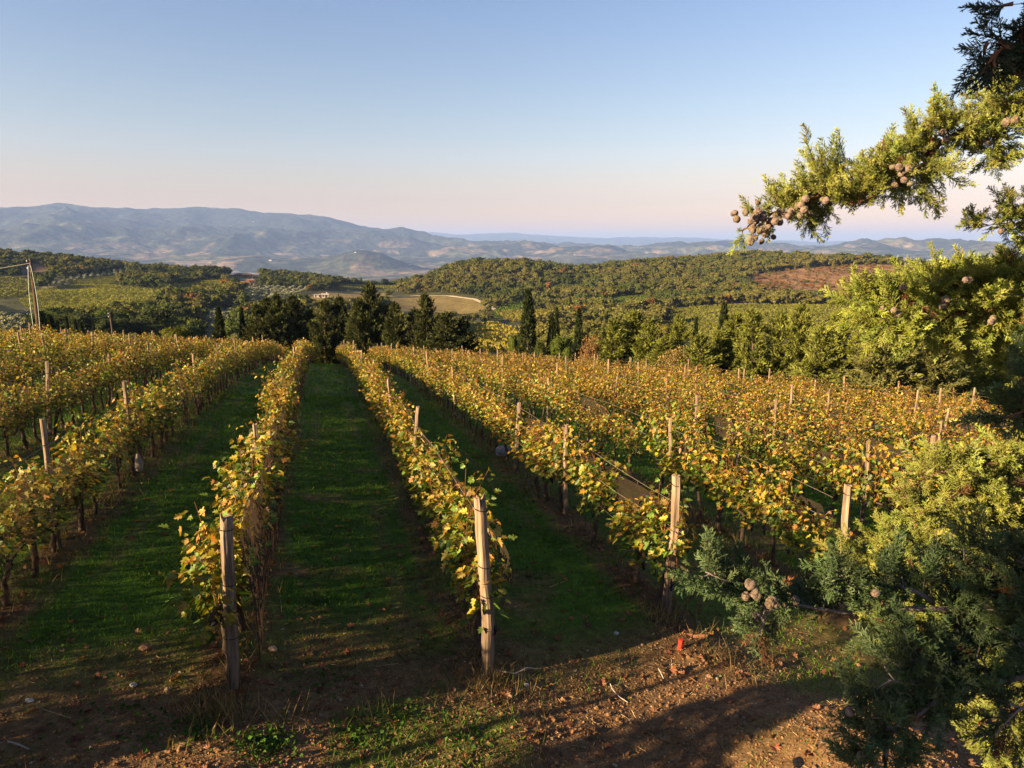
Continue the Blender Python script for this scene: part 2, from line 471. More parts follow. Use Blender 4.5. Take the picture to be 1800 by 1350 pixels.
# fields in the valley: outline as seen, nearest and farthest ground it lies on, kind, colour, row direction (deg from +Y)
FIELDS = [
 ("bare",  [(28, 471), (62, 464), (84, 467), (82, 483), (40, 487)], (700, 1100), (0.13, 0.075, 0.045), 0),
 ("vine",  [(-80, 478), (35, 490), (62, 498), (40, 522), (-80, 532)], (400, 950), (0.125, 0.125, 0.03), 20),
 ("olive", [(66, 502), (130, 488), (200, 478), (235, 473), (222, 482), (140, 494), (80, 508)], (500, 1000), (0.18, 0.155, 0.065), 60),
 ("vine",  [(140, 494), (215, 484), (198, 500), (165, 503), (120, 497)], (500, 950), (0.13, 0.13, 0.03), 40),
 ("vine",  [(65, 512), (150, 501), (200, 503), (292, 512), (262, 530), (190, 545), (110, 546), (50, 543), (35, 530)], (380, 800), (0.19, 0.185, 0.036), 30),
 ("vine",  [(282, 508), (380, 491), (396, 497), (390, 505), (330, 512)], (450, 900), (0.15, 0.15, 0.032), 60),
 ("olive", [(415, 522), (440, 507), (540, 507), (548, 512), (520, 521), (480, 531), (438, 529)], (450, 900), (0.22, 0.185, 0.08), -8),
 ("dry",   [(515, 526), (548, 512), (600, 512), (680, 516), (692, 521), (640, 529), (560, 531)], (420, 850), (0.19, 0.14, 0.045), 70),
 ("vine",  [(570, 503), (700, 499), (705, 507), (600, 509)], (600, 900), (0.15, 0.145, 0.03), 80),
 ("dry",   [(690, 524), (740, 518), (830, 526), (858, 537), (842, 549), (760, 557), (690, 549), (678, 535)], (350, 850), (0.175, 0.128, 0.042), 60),
 ("vine",  [(860, 556), (880, 540), (925, 527), (922, 540), (880, 560)], (350, 800), (0.09, 0.13, 0.022), 35),
 ("gold",  [(812, 575), (870, 568), (908, 580), (918, 622), (828, 622)], (120, 480), (0.19, 0.16, 0.03), 15),
 ("gold",  [(866, 550), (960, 545), (972, 556), (900, 568)], (300, 700), (0.17, 0.15, 0.03), 75),
 ("vine",  [(1055, 533), (1090, 523), (1150, 519), (1162, 523), (1100, 536)], (400, 800), (0.10, 0.13, 0.022), 80),
 ("vine",  [(1165, 548), (1220, 541), (1300, 537), (1400, 538), (1560, 543), (1560, 600), (1165, 600)], (190, 560), (0.125, 0.125, 0.026), 68),
 ("clear", [(1310, 486), (1390, 473), (1500, 466), (1620, 465), (1720, 470), (1720, 513), (1500, 509), (1350, 511)], (500, 1050), (0.21, 0.118, 0.058), 75),
 ("olive", [(-60, 560), (56, 561), (34, 604), (-60, 604)], (150, 420), (0.19, 0.165, 0.075), 10),
 ("olive", [(330, 566), (385, 548), (425, 545), (420, 560), (370, 574)], (250, 520), (0.2, 0.17, 0.075), 0),
]
def field_of(x, y, z, r):
    px, py, _ = project(np.stack([x, y, z], -1))
    f = np.full(x.shape, -1)
    for i, (kind, poly, (r0, r1), c, d) in enumerate(FIELDS):
        f[in_poly(px, py, poly) & (r > r0) & (r < r1)] = i
    return f, px, py

def polar_mesh(name, az, rr, mat, colour):
    A, R = np.meshgrid(az, rr, indexing='ij')
    x, y = R * np.sin(A), R * np.cos(A)
    z = ground_z(x, y)
    na, nr = len(az), len(rr)
    i = np.arange(na - 1)[:, None] * nr; j = np.arange(nr - 1)[None]
    q = np.stack([i + j, i + nr + j, i + nr + j + 1, i + j + 1], -1).reshape(-1, 4)[:, ::-1]
    V = np.stack([x, y, z], -1).reshape(-1, 3)
    C = colour(x.ravel(), y.ravel(), z.ravel(), R.ravel())
    o = obj(name, mesh(name, V, q, mat, C, True))
    tag(o, kind='structure')
    return o

def lane_grass(x, y):
    """0 bare soil .. 1 grass, on the vineyard floor"""
    t, s = to_ts(x, y)
    ds = np.abs((s - S0 + SS / 2) % SS - SS / 2)
    lane = sstep(0.12, 0.55, ds + 0.18 * fbm(x * 1.5, y * 1.5, 3, 61))
    far = sstep(5.6, 9.5, t + 1.6 * fbm(x * 0.5, y * 0.5, 3, 62))
    pat = sstep(-0.58, -0.10, fbm(x * 0.55, y * 0.8, 4, 63) + 0.22 * sstep(8, 15, t))
    path = np.exp(-((x - (1.55 + 0.28 * (y - 6))) / 0.75) ** 2) * sstep(9.6, 8.0, y)
    g = lane * far * (0.12 + 0.88 * pat)
    g = np.maximum(g, sstep(9, 26, t) * 0.62)
    g = g * (1 - 0.45 * np.exp(-((ds - 0.82) / 0.16) ** 2) * sstep(-0.25, 0.3, fbm(x * 0.5 + 7, y * 0.35, 3, 65)))
    g = np.maximum(g, 0.5 * sstep(0.05, 0.35, fbm(x * 0.8, y * 0.8, 4, 64)) * sstep(4.5, 6.2, t))
    return np.clip(g * (1 - 0.9 * path), 0, 1)

def near_colour(x, y, z, r):
    g = lane_grass(x, y)[:, None]
    n = fbm(x * 1.3, y * 1.3, 4, 71)[:, None]; n2 = fbm(x * 9, y * 9, 3, 72)[:, None]
    soil = np.array([0.150, 0.080, 0.038]) * (1 + 0.22 * n + 0.25 * n2)
    straw = np.array([0.20, 0.135, 0.065])
    soil = soil * (1 - 0.35 * sstep(0.0, 0.5, n2)) + straw * 0.35 * sstep(0.0, 0.5, n2)
    grass = np.array([0.050, 0.105, 0.010]) * (1 + 0.3 * n + 0.3 * n2)
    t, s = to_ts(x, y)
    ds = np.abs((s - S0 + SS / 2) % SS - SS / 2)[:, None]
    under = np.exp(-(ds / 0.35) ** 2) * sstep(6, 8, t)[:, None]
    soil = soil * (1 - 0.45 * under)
    c = soil * (1 - g) + grass * g
    ff = sstep(0, 12, r - edge_r(np.arctan2(x, y)))[:, None]
    return np.clip(c * (1 - ff) + np.array([0.05, 0.065, 0.018]) * ff, 0.004, 1)

def hill_colour(x, y, z, r):
    f, px, py = field_of(x, y, z, r)
    n = fbm(x / 40, y / 40, 4, 81)[:, None]
    c = np.array([0.055, 0.055, 0.018]) * (1 + 0.4 * n)
    for i, (kind, poly, rr, fc, d) in enumerate(FIELDS):
        I = f == i
        if I.any():
            base = np.array(fc) * (1 + 0.22 * fbm(x[I] / 30, y[I] / 30, 4, 90 + i)[:, None])
            if kind == "dry":
                base = base * (1 + 0.35 * fbm(x[I] / 12, y[I] / 60, 3, 190 + i)[:, None])
            if kind == "clear":
                a = math.radians(70); u = x[I] * math.cos(a) - y[I] * math.sin(a); v = x[I] * math.sin(a) + y[I] * math.cos(a)
                base = base * (1 + 0.6 * fbm(v / 5, u / 40, 3, 290)[:, None])
            if kind == "vine":
                base = base * 0.8
            c[I] = base
    return np.clip(c, 0.004, 1)

def far_colour(x, y, z, r):
    n = fbm(x / 520, y / 520, 5, 101); n2 = fbm(x / 150, y / 150, 4, 105)
    forest = np.array([0.022, 0.029, 0.022]); crop = np.array([0.080, 0.082, 0.045]); dry = np.array([0.19, 0.135, 0.09])
    plain = sstep(150, -150, z)
    wf = sstep(0.05, 0.30, n + 0.5 * n2 - 0.10 + 0.28 * (plain - 0.4))[:, None]
    c = forest * (1 + 0.3 * n2[:, None]) * (1 - wf) + crop * wf
    wd = (sstep(0.18, 0.32, fbm(x / 260, y / 420, 4, 111) + 0.10 * (plain - 0.6)) * plain)[:, None]
    c = c * (1 - wd) + dry * wd
    hx, hy = P3(648, 470, 6800)[:2]
    wh = np.exp(-(((x - hx) / 480) ** 2 + ((y - hy) / 700) ** 2))[:, None]
    c = c * (1 - wh) + forest * wh
    return np.clip(c, 0.004, 1)

def az_list(fine, lo=-50, hi=50, step=6.0):
    a = list(np.arange(-180, lo, step)) + list(np.arange(lo, hi, fine)) + list(np.arange(hi, 180.01, step))
    return np.radians(np.array(a))
rn = np.concatenate([[0.02, 0.8, 1.6, 2.4, 3.2], np.exp(np.linspace(math.log(4.0), math.log(16), 330)), np.exp(np.linspace(math.log(16.06), math.log(172), 260))])
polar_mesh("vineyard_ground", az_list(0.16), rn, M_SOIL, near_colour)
polar_mesh("hills", az_list(0.13), np.exp(np.linspace(math.log(172), math.log(1900), 420)), M_HILL, hill_colour)
M_MOUNT = diff_mat("mountain_ground", 0.012, 0.35, 1.65, 30.0, 0.010)
polar_mesh("mountains", az_list(0.11), np.exp(np.linspace(math.log(1900), math.log(40000), 520)), M_MOUNT, far_colour)

# ------------------------------------------------------------------ words for labels
_ONES = "first second third fourth fifth sixth seventh eighth ninth tenth eleventh twelfth thirteenth fourteenth fifteenth sixteenth seventeenth eighteenth nineteenth".split()
_TENS = {2: ("twentieth", "twenty"), 3: ("thirtieth", "thirty"), 4: ("fortieth", "forty"), 5: ("fiftieth", "fifty"), 6: ("sixtieth", "sixty"),
         7: ("seventieth", "seventy"), 8: ("eightieth", "eighty"), 9: ("ninetieth", "ninety")}
def nth(i):
    """1 -> first"""
    if i < 20: return _ONES[i - 1]
    t, o = divmod(i, 10)
    return _TENS[t][0] if o == 0 else _TENS[t][1] + "-" + _ONES[o - 1]
def row_words(k):
    return f"{nth(3 - k)} row left of grass lane" if k <= 2 else f"{nth(k - 2)} row right of grass lane"

# ------------------------------------------------------------------ grapevines
GREEN = np.array([0.125, 0.205, 0.022]); YEL = np.array([0.37, 0.315, 0.033]); GOLD = np.array([0.40, 0.245, 0.033]); ORA = np.array([0.36, 0.165, 0.032]); DRY = np.array([0.19, 0.10, 0.045]); DGR = np.array([0.050, 0.095, 0.015])
def palette(kind, n, rng, h):
    """h: 0 low .. 1 high in the canopy; upper leaves have turned more"""
    if kind == 0: w = np.array([0.32, 0.26, 0.13, 0.04, 0.04, 0.21])
    elif kind == 1: w = np.array([0.21, 0.25, 0.20, 0.10, 0.06, 0.18])
    else: w = np.array([0.14, 0.20, 0.24, 0.17, 0.10, 0.15])
    cols = np.stack([GREEN, YEL, GOLD, ORA, DRY, DGR])
    k = np.empty(n, int)
    for i in range(n):
        ww = w * np.array([1.5 - h[i], 1, 0.7 + 0.6 * h[i], 0.5 + h[i], 0.6 + 0.8 * h[i], 1.8 - 1.6 * h[i]])
        k[i] = rng.choice(6, p=ww / ww.sum())
    c = cols[k] * rng.uniform(0.40, 1.30, (n, 1)) * rng.uniform(0.92, 1.08, (n, 3))
    mixw = rng.uniform(0, 0.32, (n, 1))
    return c * (1 - mixw) + cols[rng.choice(6, n, p=w)] * mixw

def leaf_lobed():
    """five-lobed vine leaf, folded along its midrib; X from stalk to tip, unit length"""
    half = [(0.04, 0.0), (-0.12, 0.20), (0.04, 0.46), (0.22, 0.50), (0.30, 0.27), (0.60, 0.52), (0.64, 0.20), (0.82, 0.22), (1.05, 0.0)]
    up = [0, 0.03, 0.10, 0.13, 0.06, 0.09, 0.02, 0.0, -0.10]
    ctr = np.array([0.30, 0, -0.04])
    L = [np.array([x, y, z]) for (x, y), z in zip(half, up)]
    Rr = [np.array([x, -y, z]) for (x, y), z in zip(half[1:-1], up[1:-1])]
    V = [ctr] + L + Rr[::-1]
    n = len(V) - 1
    T = [(0, i, i % n + 1) for i in range(1, n + 1)]
    return np.array(V), np.array(T)
def leaf_quad():
    V = np.array([[0, 0, 0], [0.42, 0.46, 0.10], [1, 0, -0.08], [0.42, -0.46, 0.10], [0.35, 0, -0.03]])
    T = np.array([(4, 0, 3), (4, 3, 2), (4, 2, 1), (4, 1, 0)])
    return V, T

def make_vine(seed, kind, lod):
    """a spur-trained vine on wires; local X runs along the row. Returns trunk, canes, leaves, grapes as Geo"""
    rng = np.random.default_rng(seed)
    trunk, canes, leaves, grapes = Geo(), Geo(), Geo(), []
    z = np.linspace(-0.06, 0.70, 8)
    tx = np.cumsum(rng.normal(0, 0.022, 8)); ty = np.cumsum(rng.normal(0, 0.016, 8)); tx -= tx[0]; ty -= ty[0]
    bark = np.array([0.075, 0.052, 0.038])
    trunk.tube(np.stack([tx, ty, z], 1), np.linspace(0.042, 0.030, 8) * rng.uniform(0.85, 1.2, 8), 7 if lod == 0 else 5, bark)
    top = np.array([tx[-1], ty[-1], 0.68])
    for sgn in (-1, 1):
        m = 7; xs = np.linspace(0, 0.50, m) * sgn
        arm = np.stack([top[0] + xs, top[1] + np.cumsum(rng.normal(0, .01, m)), top[2] + 0.09 * np.sin(np.linspace(0, 1.57, m)) + np.cumsum(rng.normal(0, .008, m))], 1)
        trunk.tube(arm, np.linspace(0.026, 0.014, m), 6 if lod == 0 else 4, bark)
    LV, LT = leaf_lobed() if lod == 0 else leaf_quad()
    nsh = 9 if lod < 2 else 7
    pos, dirs, size, hh = [], [], [], []
    for i in range(nsh):
        x0 = -0.48 + 0.96 * (i + rng.uniform(0.2, 0.8)) / nsh
        y0 = rng.normal(0, 0.03)
        Lh = rng.uniform(0.52, 0.98) * (1.25 if rng.random() < 0.22 else 1.0)
        lean = rng.normal(0, 0.16); out = rng.normal(0, 0.15)
        droop = rng.uniform(0.0, 0.5)
        u = np.linspace(0, 1, 10)
        px_ = x0 + lean * u + rng.normal(0, 0.03) * np.sin(u * 6)
        py_ = y0 + out * u ** 1.4 + np.sign(out) * 0.22 * droop * u ** 4
        pz_ = 0.80 + Lh * (u - droop * 0.30 * u ** 3.5)
        path = np.stack([px_, py_, pz_], 1)
        canes.tube(path, np.linspace(0.0055, 0.0022, 10) * (1 if lod == 0 else 1.5), 4 if lod == 0 else 3, (0.17, 0.075, 0.035), cap=False)
        nl = int({0: 35, 1: 32, 2: 20}[lod] * rng.uniform(0.5, 1.4))
        for q in range(nl):
            uu = rng.uniform(0.0, 1.0) ** 0.92
            p = np.array([np.interp(uu, u, path[:, a]) for a in range(3)])
            side = rng.choice([-1, 1])
            off = np.array([rng.normal(0, 0.075), side * abs(rng.normal(0.10, 0.075)), rng.normal(-0.01, 0.06)])
            if uu > 0.86: off *= 0.55
            pos.append(p + off)
            d = np.array([rng.normal(0, 0.7), side * rng.uniform(0.3, 1.1), rng.uniform(-1.15, 0.25)])
            dirs.append(d); size.append(rng.uniform(0.060, 0.118) * (1 - 0.35 * max(0, uu - 0.7) / 0.3)); hh.append(uu)
    # leaves hanging below the wire and a few laterals that stick out
    for q in range({0: 26, 1: 22, 2: 10}[lod]):
        side = rng.choice([-1, 1])
        pos.append(np.array([rng.uniform(-0.5, 0.5), side * rng.uniform(0.02, 0.20), rng.uniform(0.58, 0.92)]))
        dirs.append(np.array([rng.normal(0, 0.6), side * 0.7, rng.uniform(-1.2, 0)])); size.append(rng.uniform(0.07, 0.12)); hh.append(0.0)
    for q in range(rng.integers(1, 4) + kind):
        x0 = rng.uniform(-0.45, 0.45); z0 = rng.uniform(1.25, 1.6); az = rng.uniform(-0.6, 0.6); L = rng.uniform(0.3, 0.62); sd_ = rng.choice([-1, 1])
        u = np.linspace(0, 1, 8)
        path = np.stack([x0 + az * L * u * 1.2, sd_ * (0.05 + 0.30 * L * u), z0 + L * (0.9 * u - 0.65 * u * u)], 1)
        canes.tube(path, np.linspace(0.0045, 0.002, 8) * (1 if lod == 0 else 1.6), 3, (0.23, 0.085, 0.04), cap=False)
        for e in range(5):
            uu = rng.uniform(0.15, 1); p = np.array([np.interp(uu, u, path[:, a]) for a in range(3)])
            pos.append(p + rng.normal(0, 0.02, 3)); dirs.append(rng.normal(0, 1, 3) - [0, 0, 0.5]); size.append(rng.uniform(0.05, 0.085)); hh.append(1.0)
    pos = np.array(pos); dirs = np.array(dirs); size = np.array(size); hh = np.array(hh)
    keep = pos[:, 2] > 0.45
    pos, dirs, size, hh = pos[keep], dirs[keep], size[keep], hh[keep]
    if lod == 2: size = size * 1.32
    n = len(pos)
    R = basis(dirs, rng.normal(0, 0.9, n))
    sc = np.stack([size, size * rng.uniform(0.85, 1.1, n), size * rng.uniform(0.4, 1.8, n)], 1)
    V, Fa, C = scatter([(LV, LT, np.ones((len(LV), 3)))], np.zeros(n, int), R, pos, sc, palette(kind, n, rng, hh))
    leaves.add(V, Fa, C)
    if lod == 0:
        ico = ico_arr(0)
        for q in range(rng.integers(2, 5)):
            grapes.append(Geo())
            c = np.array([rng.uniform(-0.42, 0.42), rng.normal(0, 0.07), rng.uniform(0.60, 0.74)])
            grapes[-1].tube([c + [0, 0, 0.03], c - [0, 0, 0.07], c - [0, 0, 0.155]], [0.006, 0.016, 0.006], 6, (0.02, 0.016, 0.02))
            for b in range(30):
                h = rng.uniform(0, 1)
                p = c + np.clip(np.array([rng.normal(0, 0.019), rng.normal(0, 0.019), 0]), -.034, .034) * (1.15 - h * 0.8) + [0, 0, -0.15 * h]
                grapes[-1].add(ico[0] * 0.0105 + p, ico[1], np.array([0.016, 0.012, 0.026]) * rng.uniform(0.6, 1.6))
    return trunk, canes, leaves, grapes

def ico_arr(sub):
    import bmesh
    bm = bmesh.new(); bmesh.ops.create_icosphere(bm, subdivisions=sub + 1, radius=1.0)
    V = np.array([v.co[:] for v in bm.verts]); Fa = np.array([[v.index for v in f.verts] for f in bm.faces]); bm.free()
    return V, Fa

# where every vine and post stands
VINES = []
K_LO, K_HI = -22, 25
for k in range(K_LO, K_HI + 1):
    s = S0 + SS * (k - 2)
    t = t_beg(k) + 0.35; i = 1
    te = float(t_end(s))
    while t < te:
        x, y = to_xy(t, s + RNG.normal(0, 0.03))
        if RNG.random() > 0.055: VINES.append((k, i, t, x, y))
        t += 0.88 + RNG.uniform(-0.05, 0.05); i += 1
vx = np.array([v[3] for v in VINES]); vy = np.array([v[4] for v in VINES]); vz = ground_z(vx, vy)
vpx, vpy, vd = project(np.stack([vx, vy, vz + 1.2], -1))
inview = (vd > 1) & (vpx > -60) & (vpx < 1860) & (vpy < 1450)
near_enough = (vd > -8) & (vpx > -900) & (vpx < 2700) | (np.hypot(vx, vy) < 14)
order = np.argsort(np.where(inview, vd, 1e9))
N_IND = 300
IND = [i for i in order[:N_IND] if inview[i]]
INDSET = set(IND)

def vine_kind(i):
    k = VINES[i][0]; t = VINES[i][2]
    warm = 0.12 * (k - 2) + 0.02 * (t - 10) + 0.9 * fbm(np.array([vx[i] / 4]), np.array([vy[i] / 4]), 3, 130)[0] + (0.25 if k < 1 else 0)
    return 0 if warm < 0.35 else (1 if warm < 1.05 else 2)
NV = 6
_vm = {}
def vine_meshes(kind, var, lod):
    key = (kind, var, lod)
    if key not in _vm:
        tr, ca, le, gr = make_vine(1000 + kind * 37 + var * 7 + lod * 300, kind, lod)
        _vm[key] = (tr.mesh("trunk", M_BARK, True), ca.mesh("canes", M_CANE), le.mesh("leaves", M_LEAF), *[g.mesh("grape_cluster", M_GRAPE, True) for g in gr])
    return _vm[key]
VROT = math.atan2(RD[1], RD[0])
_src = {}
LOOK = {0: "leafy green-yellow grapevine", 1: "yellowing autumn grapevine", 2: "golden orange autumn grapevine"}
for i in IND:
    k, n, t, x, y = VINES[i]
    kd = vine_kind(i); var = int(RNG.integers(NV)); lod = 0 if vd[i] < 17 else 1
    key = (kd, var, lod)
    if key not in _src:
        root = obj("grapevine", None)
        for nm, me in zip(["trunk", "canes", "leaves"] + ["grape_cluster"] * 9, vine_meshes(*key)):
            obj(nm, me, root)
        _src[key] = root
    else:
        src = _src[key]
        root = src.copy(); COL.objects.link(root)
        for ch in src.children:
            c = ch.copy(); c.parent = root; COL.objects.link(c)
    root.location = (x, y, vz[i])
    root.rotation_euler = (RNG.normal(0, 0.03), RNG.normal(0, 0.03), VROT + (math.pi if RNG.random() < 0.5 else 0) + RNG.normal(0, 0.06))
    sc = RNG.uniform(0.80, 1.12) + 0.20 * fbm(np.array([x / 2.5]), np.array([y / 2.5]), 2, 135)[0]; root.scale = (1.0, RNG.uniform(0.85, 1.25), sc)
    tag(root, f"{LOOK[kd]}, {nth(n)} from near end, {row_words(k)}", "grapevine", "grapevines trained along the rows")
# the rest of the vines read as one mass of foliage
rest = [i for i in range(len(VINES)) if i not in INDSET and near_enough[i]]
protos = []
for kd in range(3):
    for v in range(3):
        tr, ca, le, gr = make_vine(2000 + kd * 31 + v, kd, 2)
        A = [g.arr() for g in (tr, ca, le)]
        n0 = 0; Vs, Fs, Cs = [], [], []
        for (a, b, c) in A: Vs.append(a); Fs.append(b + n0); Cs.append(c); n0 += len(a)
        protos.append((np.concatenate(Vs), np.concatenate(Fs), np.concatenate(Cs)))
wh = np.array([vine_kind(i) * 3 + int(RNG.integers(3)) for i in rest])
ri = np.array(rest)
V, Fa, C = scatter(protos, wh, yawmat(VROT + RNG.choice([0, math.pi], len(ri)) + RNG.normal(0, .06, len(ri))), np.stack([vx[ri], vy[ri], vz[ri]], 1),
                   np.stack([np.ones(len(ri)), RNG.uniform(.9, 1.15, len(ri)), RNG.uniform(.80, 1.10, len(ri)) + 0.14 * fbm(vx[ri] / 2.5, vy[ri] / 2.5, 2, 135)], 1), RNG.uniform(.80, 1.2, (len(ri), 1)) * np.ones((1, 3)))
tag(obj("distant_vines", mesh("distant_vines", V, Fa, M_LEAF, C)), "mass of golden vine foliage filling the far part of the vineyard", "vines", kind='stuff')

# ------------------------------------------------------------------ posts, wires, nets
def make_post(seed, h, r, lean=(0, 0), rough=1.0, split=False):
    rng = np.random.default_rng(seed)
    g = Geo(); m, n = 14, 12
    zz = np.linspace(-0.35, h, m); th = np.arange(n) * 2 * math.pi / n
    prof = 1 + 0.105 * rough * rng.normal(0, 1, n)
    pts, V = [], []
    wob = np.cumsum(rng.normal(0, 0.008 * rough, (m, 2)), 0)
    for i, z in enumerate(zz):
        rr = r * (1.10 - 0.16 * max(z, 0) / h) * prof * (1 + 0.02 * rng.normal(0, 1, n))
        c = np.array([lean[0] * z / h + wob[i, 0], lean[1] * z / h + wob[i, 1]])
        pts.append((c[0], c[1], z))
        zt = z + (0.02 * rng.normal(0, 1, n) * (2.2 if split else 0.5) if i == m - 1 else 0)
        V.append(np.stack([c[0] + rr * np.cos(th), c[1] + rr * np.sin(th), np.broadcast_to(zt, n)], 1))
    V = np.concatenate(V + [[[pts[-1][0], pts[-1][1], h - (0.025 if split else 0.004)]]])
    i = np.arange(m - 1)[:, None] * n; j = np.arange(n)[None]; jn = (j + 1) % n
    q = np.stack([i + j, i + jn, i + n + jn, i + n + j], -1).reshape(-1, 4)
    T = np.concatenate([q[:, [0, 1, 2]], q[:, [0, 2, 3]], [[(m - 1) * n + a, (m - 1) * n + (a + 1) % n, m * n] for a in range(n)]])
    col = np.array([0.225, 0.16, 0.112]) * (1 + 0.12 * rng.normal(0, 1, (len(V), 1)))
    col *= np.clip(0.62 + 0.5 * V[:, 2:3], 0.6, 1.0)      # darker towards the foot
    g.add(V, T, np.clip(col, 0.02, 1))
    return g, pts
def ties(pts, r, hs, seed):
    g = Geo(); P = np.array(pts)
    for hz in hs:
        c = np.array([np.interp(hz, P[:, 2], P[:, 0]), np.interp(hz, P[:, 2], P[:, 1]), hz])
        th = np.linspace(0, 2 * math.pi, 15)
        ring = np.stack([c[0] + r * 1.1 * np.cos(th), c[1] + r * 1.1 * np.sin(th), c[2] + 0.012 * np.cos(th + seed)], 1)
        g.tube(ring, 0.005, 5, (0.02, 0.018, 0.016), cap=False)
    return g

END_POSTS = {2: dict(top=(400, 909), base=(411, 1216), h=1.97, r=0.064, look="thick pale end post with dark wire ties", split=True),
             3: dict(top=(838, 879), base=(857, 1186), h=1.97, r=0.058, look="split weathered grey end post leaning left", split=True),
             4: dict(top=(1192, 838), base=(1173, 1090), h=1.92, r=0.055, look="sunlit end post leaning right", split=False),
             5: dict(top=(1485, 852), base=(1478, 1080), h=1.95, r=0.055, look="short sunlit end post rising behind cypress sprays", split=False)}
def hit_ground(px, py):
    d = ray(px, py)
    for k in np.linspace(3, 60, 3000):
        if d[2] * k <= plane_z(d[0] * k, d[1] * k): return d * k
POSTS = []
for k, e in END_POSTS.items():
    b = hit_ground(*e['base']); b[2] = gz(b[0], b[1])
    dt = ray(*e['top']); q = dt * (math.hypot(b[0], b[1]) / math.hypot(dt[0], dt[1]))
    h = q[2] - b[2]
    g, pts = make_post(10 + k, h, e['r'], (q[0] - b[0], q[1] - b[1]), 1.1, e['split'])
    o = obj("wooden_post", g.mesh("wooden_post", M_WOOD), None, tuple(b))
    tag(o, f"{e['look']}, {row_words(k)}", "post", "wooden vineyard posts")
    for hz in (h - 0.12, h * 0.62, h * 0.45, h * 0.30)[:4 if k == 2 else 3]:
        obj("wire_tie", ties(pts, e['r'], [hz], k).mesh("wire_tie", M_WIRE), o)
    POSTS.append((k, b[0], b[1]))
_pm = []
for v in range(7):
    g, pts = make_post(50 + v, RNG.uniform(1.80, 2.0), RNG.uniform(0.036, 0.052), (RNG.normal(0, 0.07), RNG.normal(0, 0.07)), 1.0)
    _pm.append((g.mesh("wooden_post", M_WOOD), ties(pts, 0.048, [1.55], v).mesh("wire_tie", M_WIRE)))
# measured intermediate posts (foot of a post found from its top), then an even spacing beyond them
MEAS = {1: [(134, 757), (270, 682), (378, 625)], 2: [(455, 752), (494, 630)], 3: [(735, 724), (685, 670)], 4: [(995, 749), (872, 700), (760, 645)], 5: [(1227, 740), (1196, 660)],
        6: [(1472, 789), (1357, 700)], 7: [(1610, 767)], 0: [(41, 671), (160, 640)], -1: [(89, 615)]}
cand = []
for k in range(K_LO, K_HI + 1):
    s = S0 + SS * (k - 2); te = float(t_end(s)); ts = []
    for (mx, my) in MEAS.get(k, []):
        d = ray(mx, my); best = None
        for t in np.linspace(9, te, 900):
            x, y = to_xy(t, s); px, py, dd = project(np.array([x, y, float(plane_z(x, y)) + 1.9]))
            e = abs(py - my)
            if best is None or e < best[0]: best = (e, t)
        ts.append(best[1])
    if k not in END_POSTS: ts.append(t_beg(k))
    t = max(ts) + 6.0 if ts and k in MEAS else t_beg(k) + 5.6 + (k * 37 % 5) * 0.5
    while t < te - 1.5:
        ts.append(t + RNG.uniform(-0.7, 0.7)); t += RNG.uniform(5.3, 6.4)
    ts.append(te + 0.25)
    for j, t in enumerate(sorted(ts)):
        x, y = to_xy(t, s); cand.append((k, j + (2 if k in END_POSTS else 1), x, y))
cx = np.array([c[2] for c in cand]); cy = np.array([c[3] for c in cand]); cz = ground_z(cx, cy)
ppx, ppy, pd = project(np.stack([cx, cy, cz + 1.9], -1))
ok = (pd > 1) & (ppx > -20) & (ppx < 1820) & (ppy < 1350)
sel = [i for i in np.argsort(np.where(ok, pd, 1e9)) if ok[i]][:290]
_ps = {}
for i in sel:
    k, j, x, y = cand[i]; v = int(RNG.integers(len(_pm))); near = pd[i] < 24
    key = (v, near)
    if key not in _ps:
        o = obj("wooden_post", _pm[v][0])
        if near: obj("wire_tie", _pm[v][1], o)
        _ps[key] = o
    else:
        o = _ps[key].copy(); COL.objects.link(o)
        for ch in _ps[key].children:
            c = ch.copy(); c.parent = o; COL.objects.link(c)
    o.location = (x, y, cz[i]); o.rotation_euler = (RNG.normal(0, .02), RNG.normal(0, .02), RNG.uniform(0, 6.28)); o.scale = (1, 1, RNG.uniform(.93, 1.08))
    tag(o, f"slim wooden trellis post, {nth(j)} from near end, {row_words(k)}", "post", "wooden vineyard posts")

for k in range(-7, 13):
    s = S0 + SS * (k - 2); te = float(t_end(s)); root = None
    ts = np.arange(t_beg(k), min(te, 60), 1.1)
    x, y = to_xy(ts, s); z = ground_z(x, y)
    if not ((project(np.stack([x, y, z], -1))[0] > -100) & (project(np.stack([x, y, z], -1))[0] < 1900)).any(): continue
    root = obj("trellis_wires", None, None, (float(x[0]), float(y[0]), float(z[0])))
    tag(root, f"thin steel wires stretched along the {row_words(k)}", "wires", "trellis wires of the rows")
    for hz in (0.80, 1.22, 1.62):
        g = Geo(); xo = 0.03 * (1 if hz > 1 else -1)
        p = np.stack([x - x[0] + RN[0] * xo, y - y[0] + RN[1] * xo, z - z[0] + hz + 0.02 * np.sin(ts * 1.1 + hz * 9)], 1)
        g.tube(p, 0.0021, 4, (0.26, 0.21, 0.16), cap=False)
        obj("wire", g.mesh("wire", M_WIRE), root)

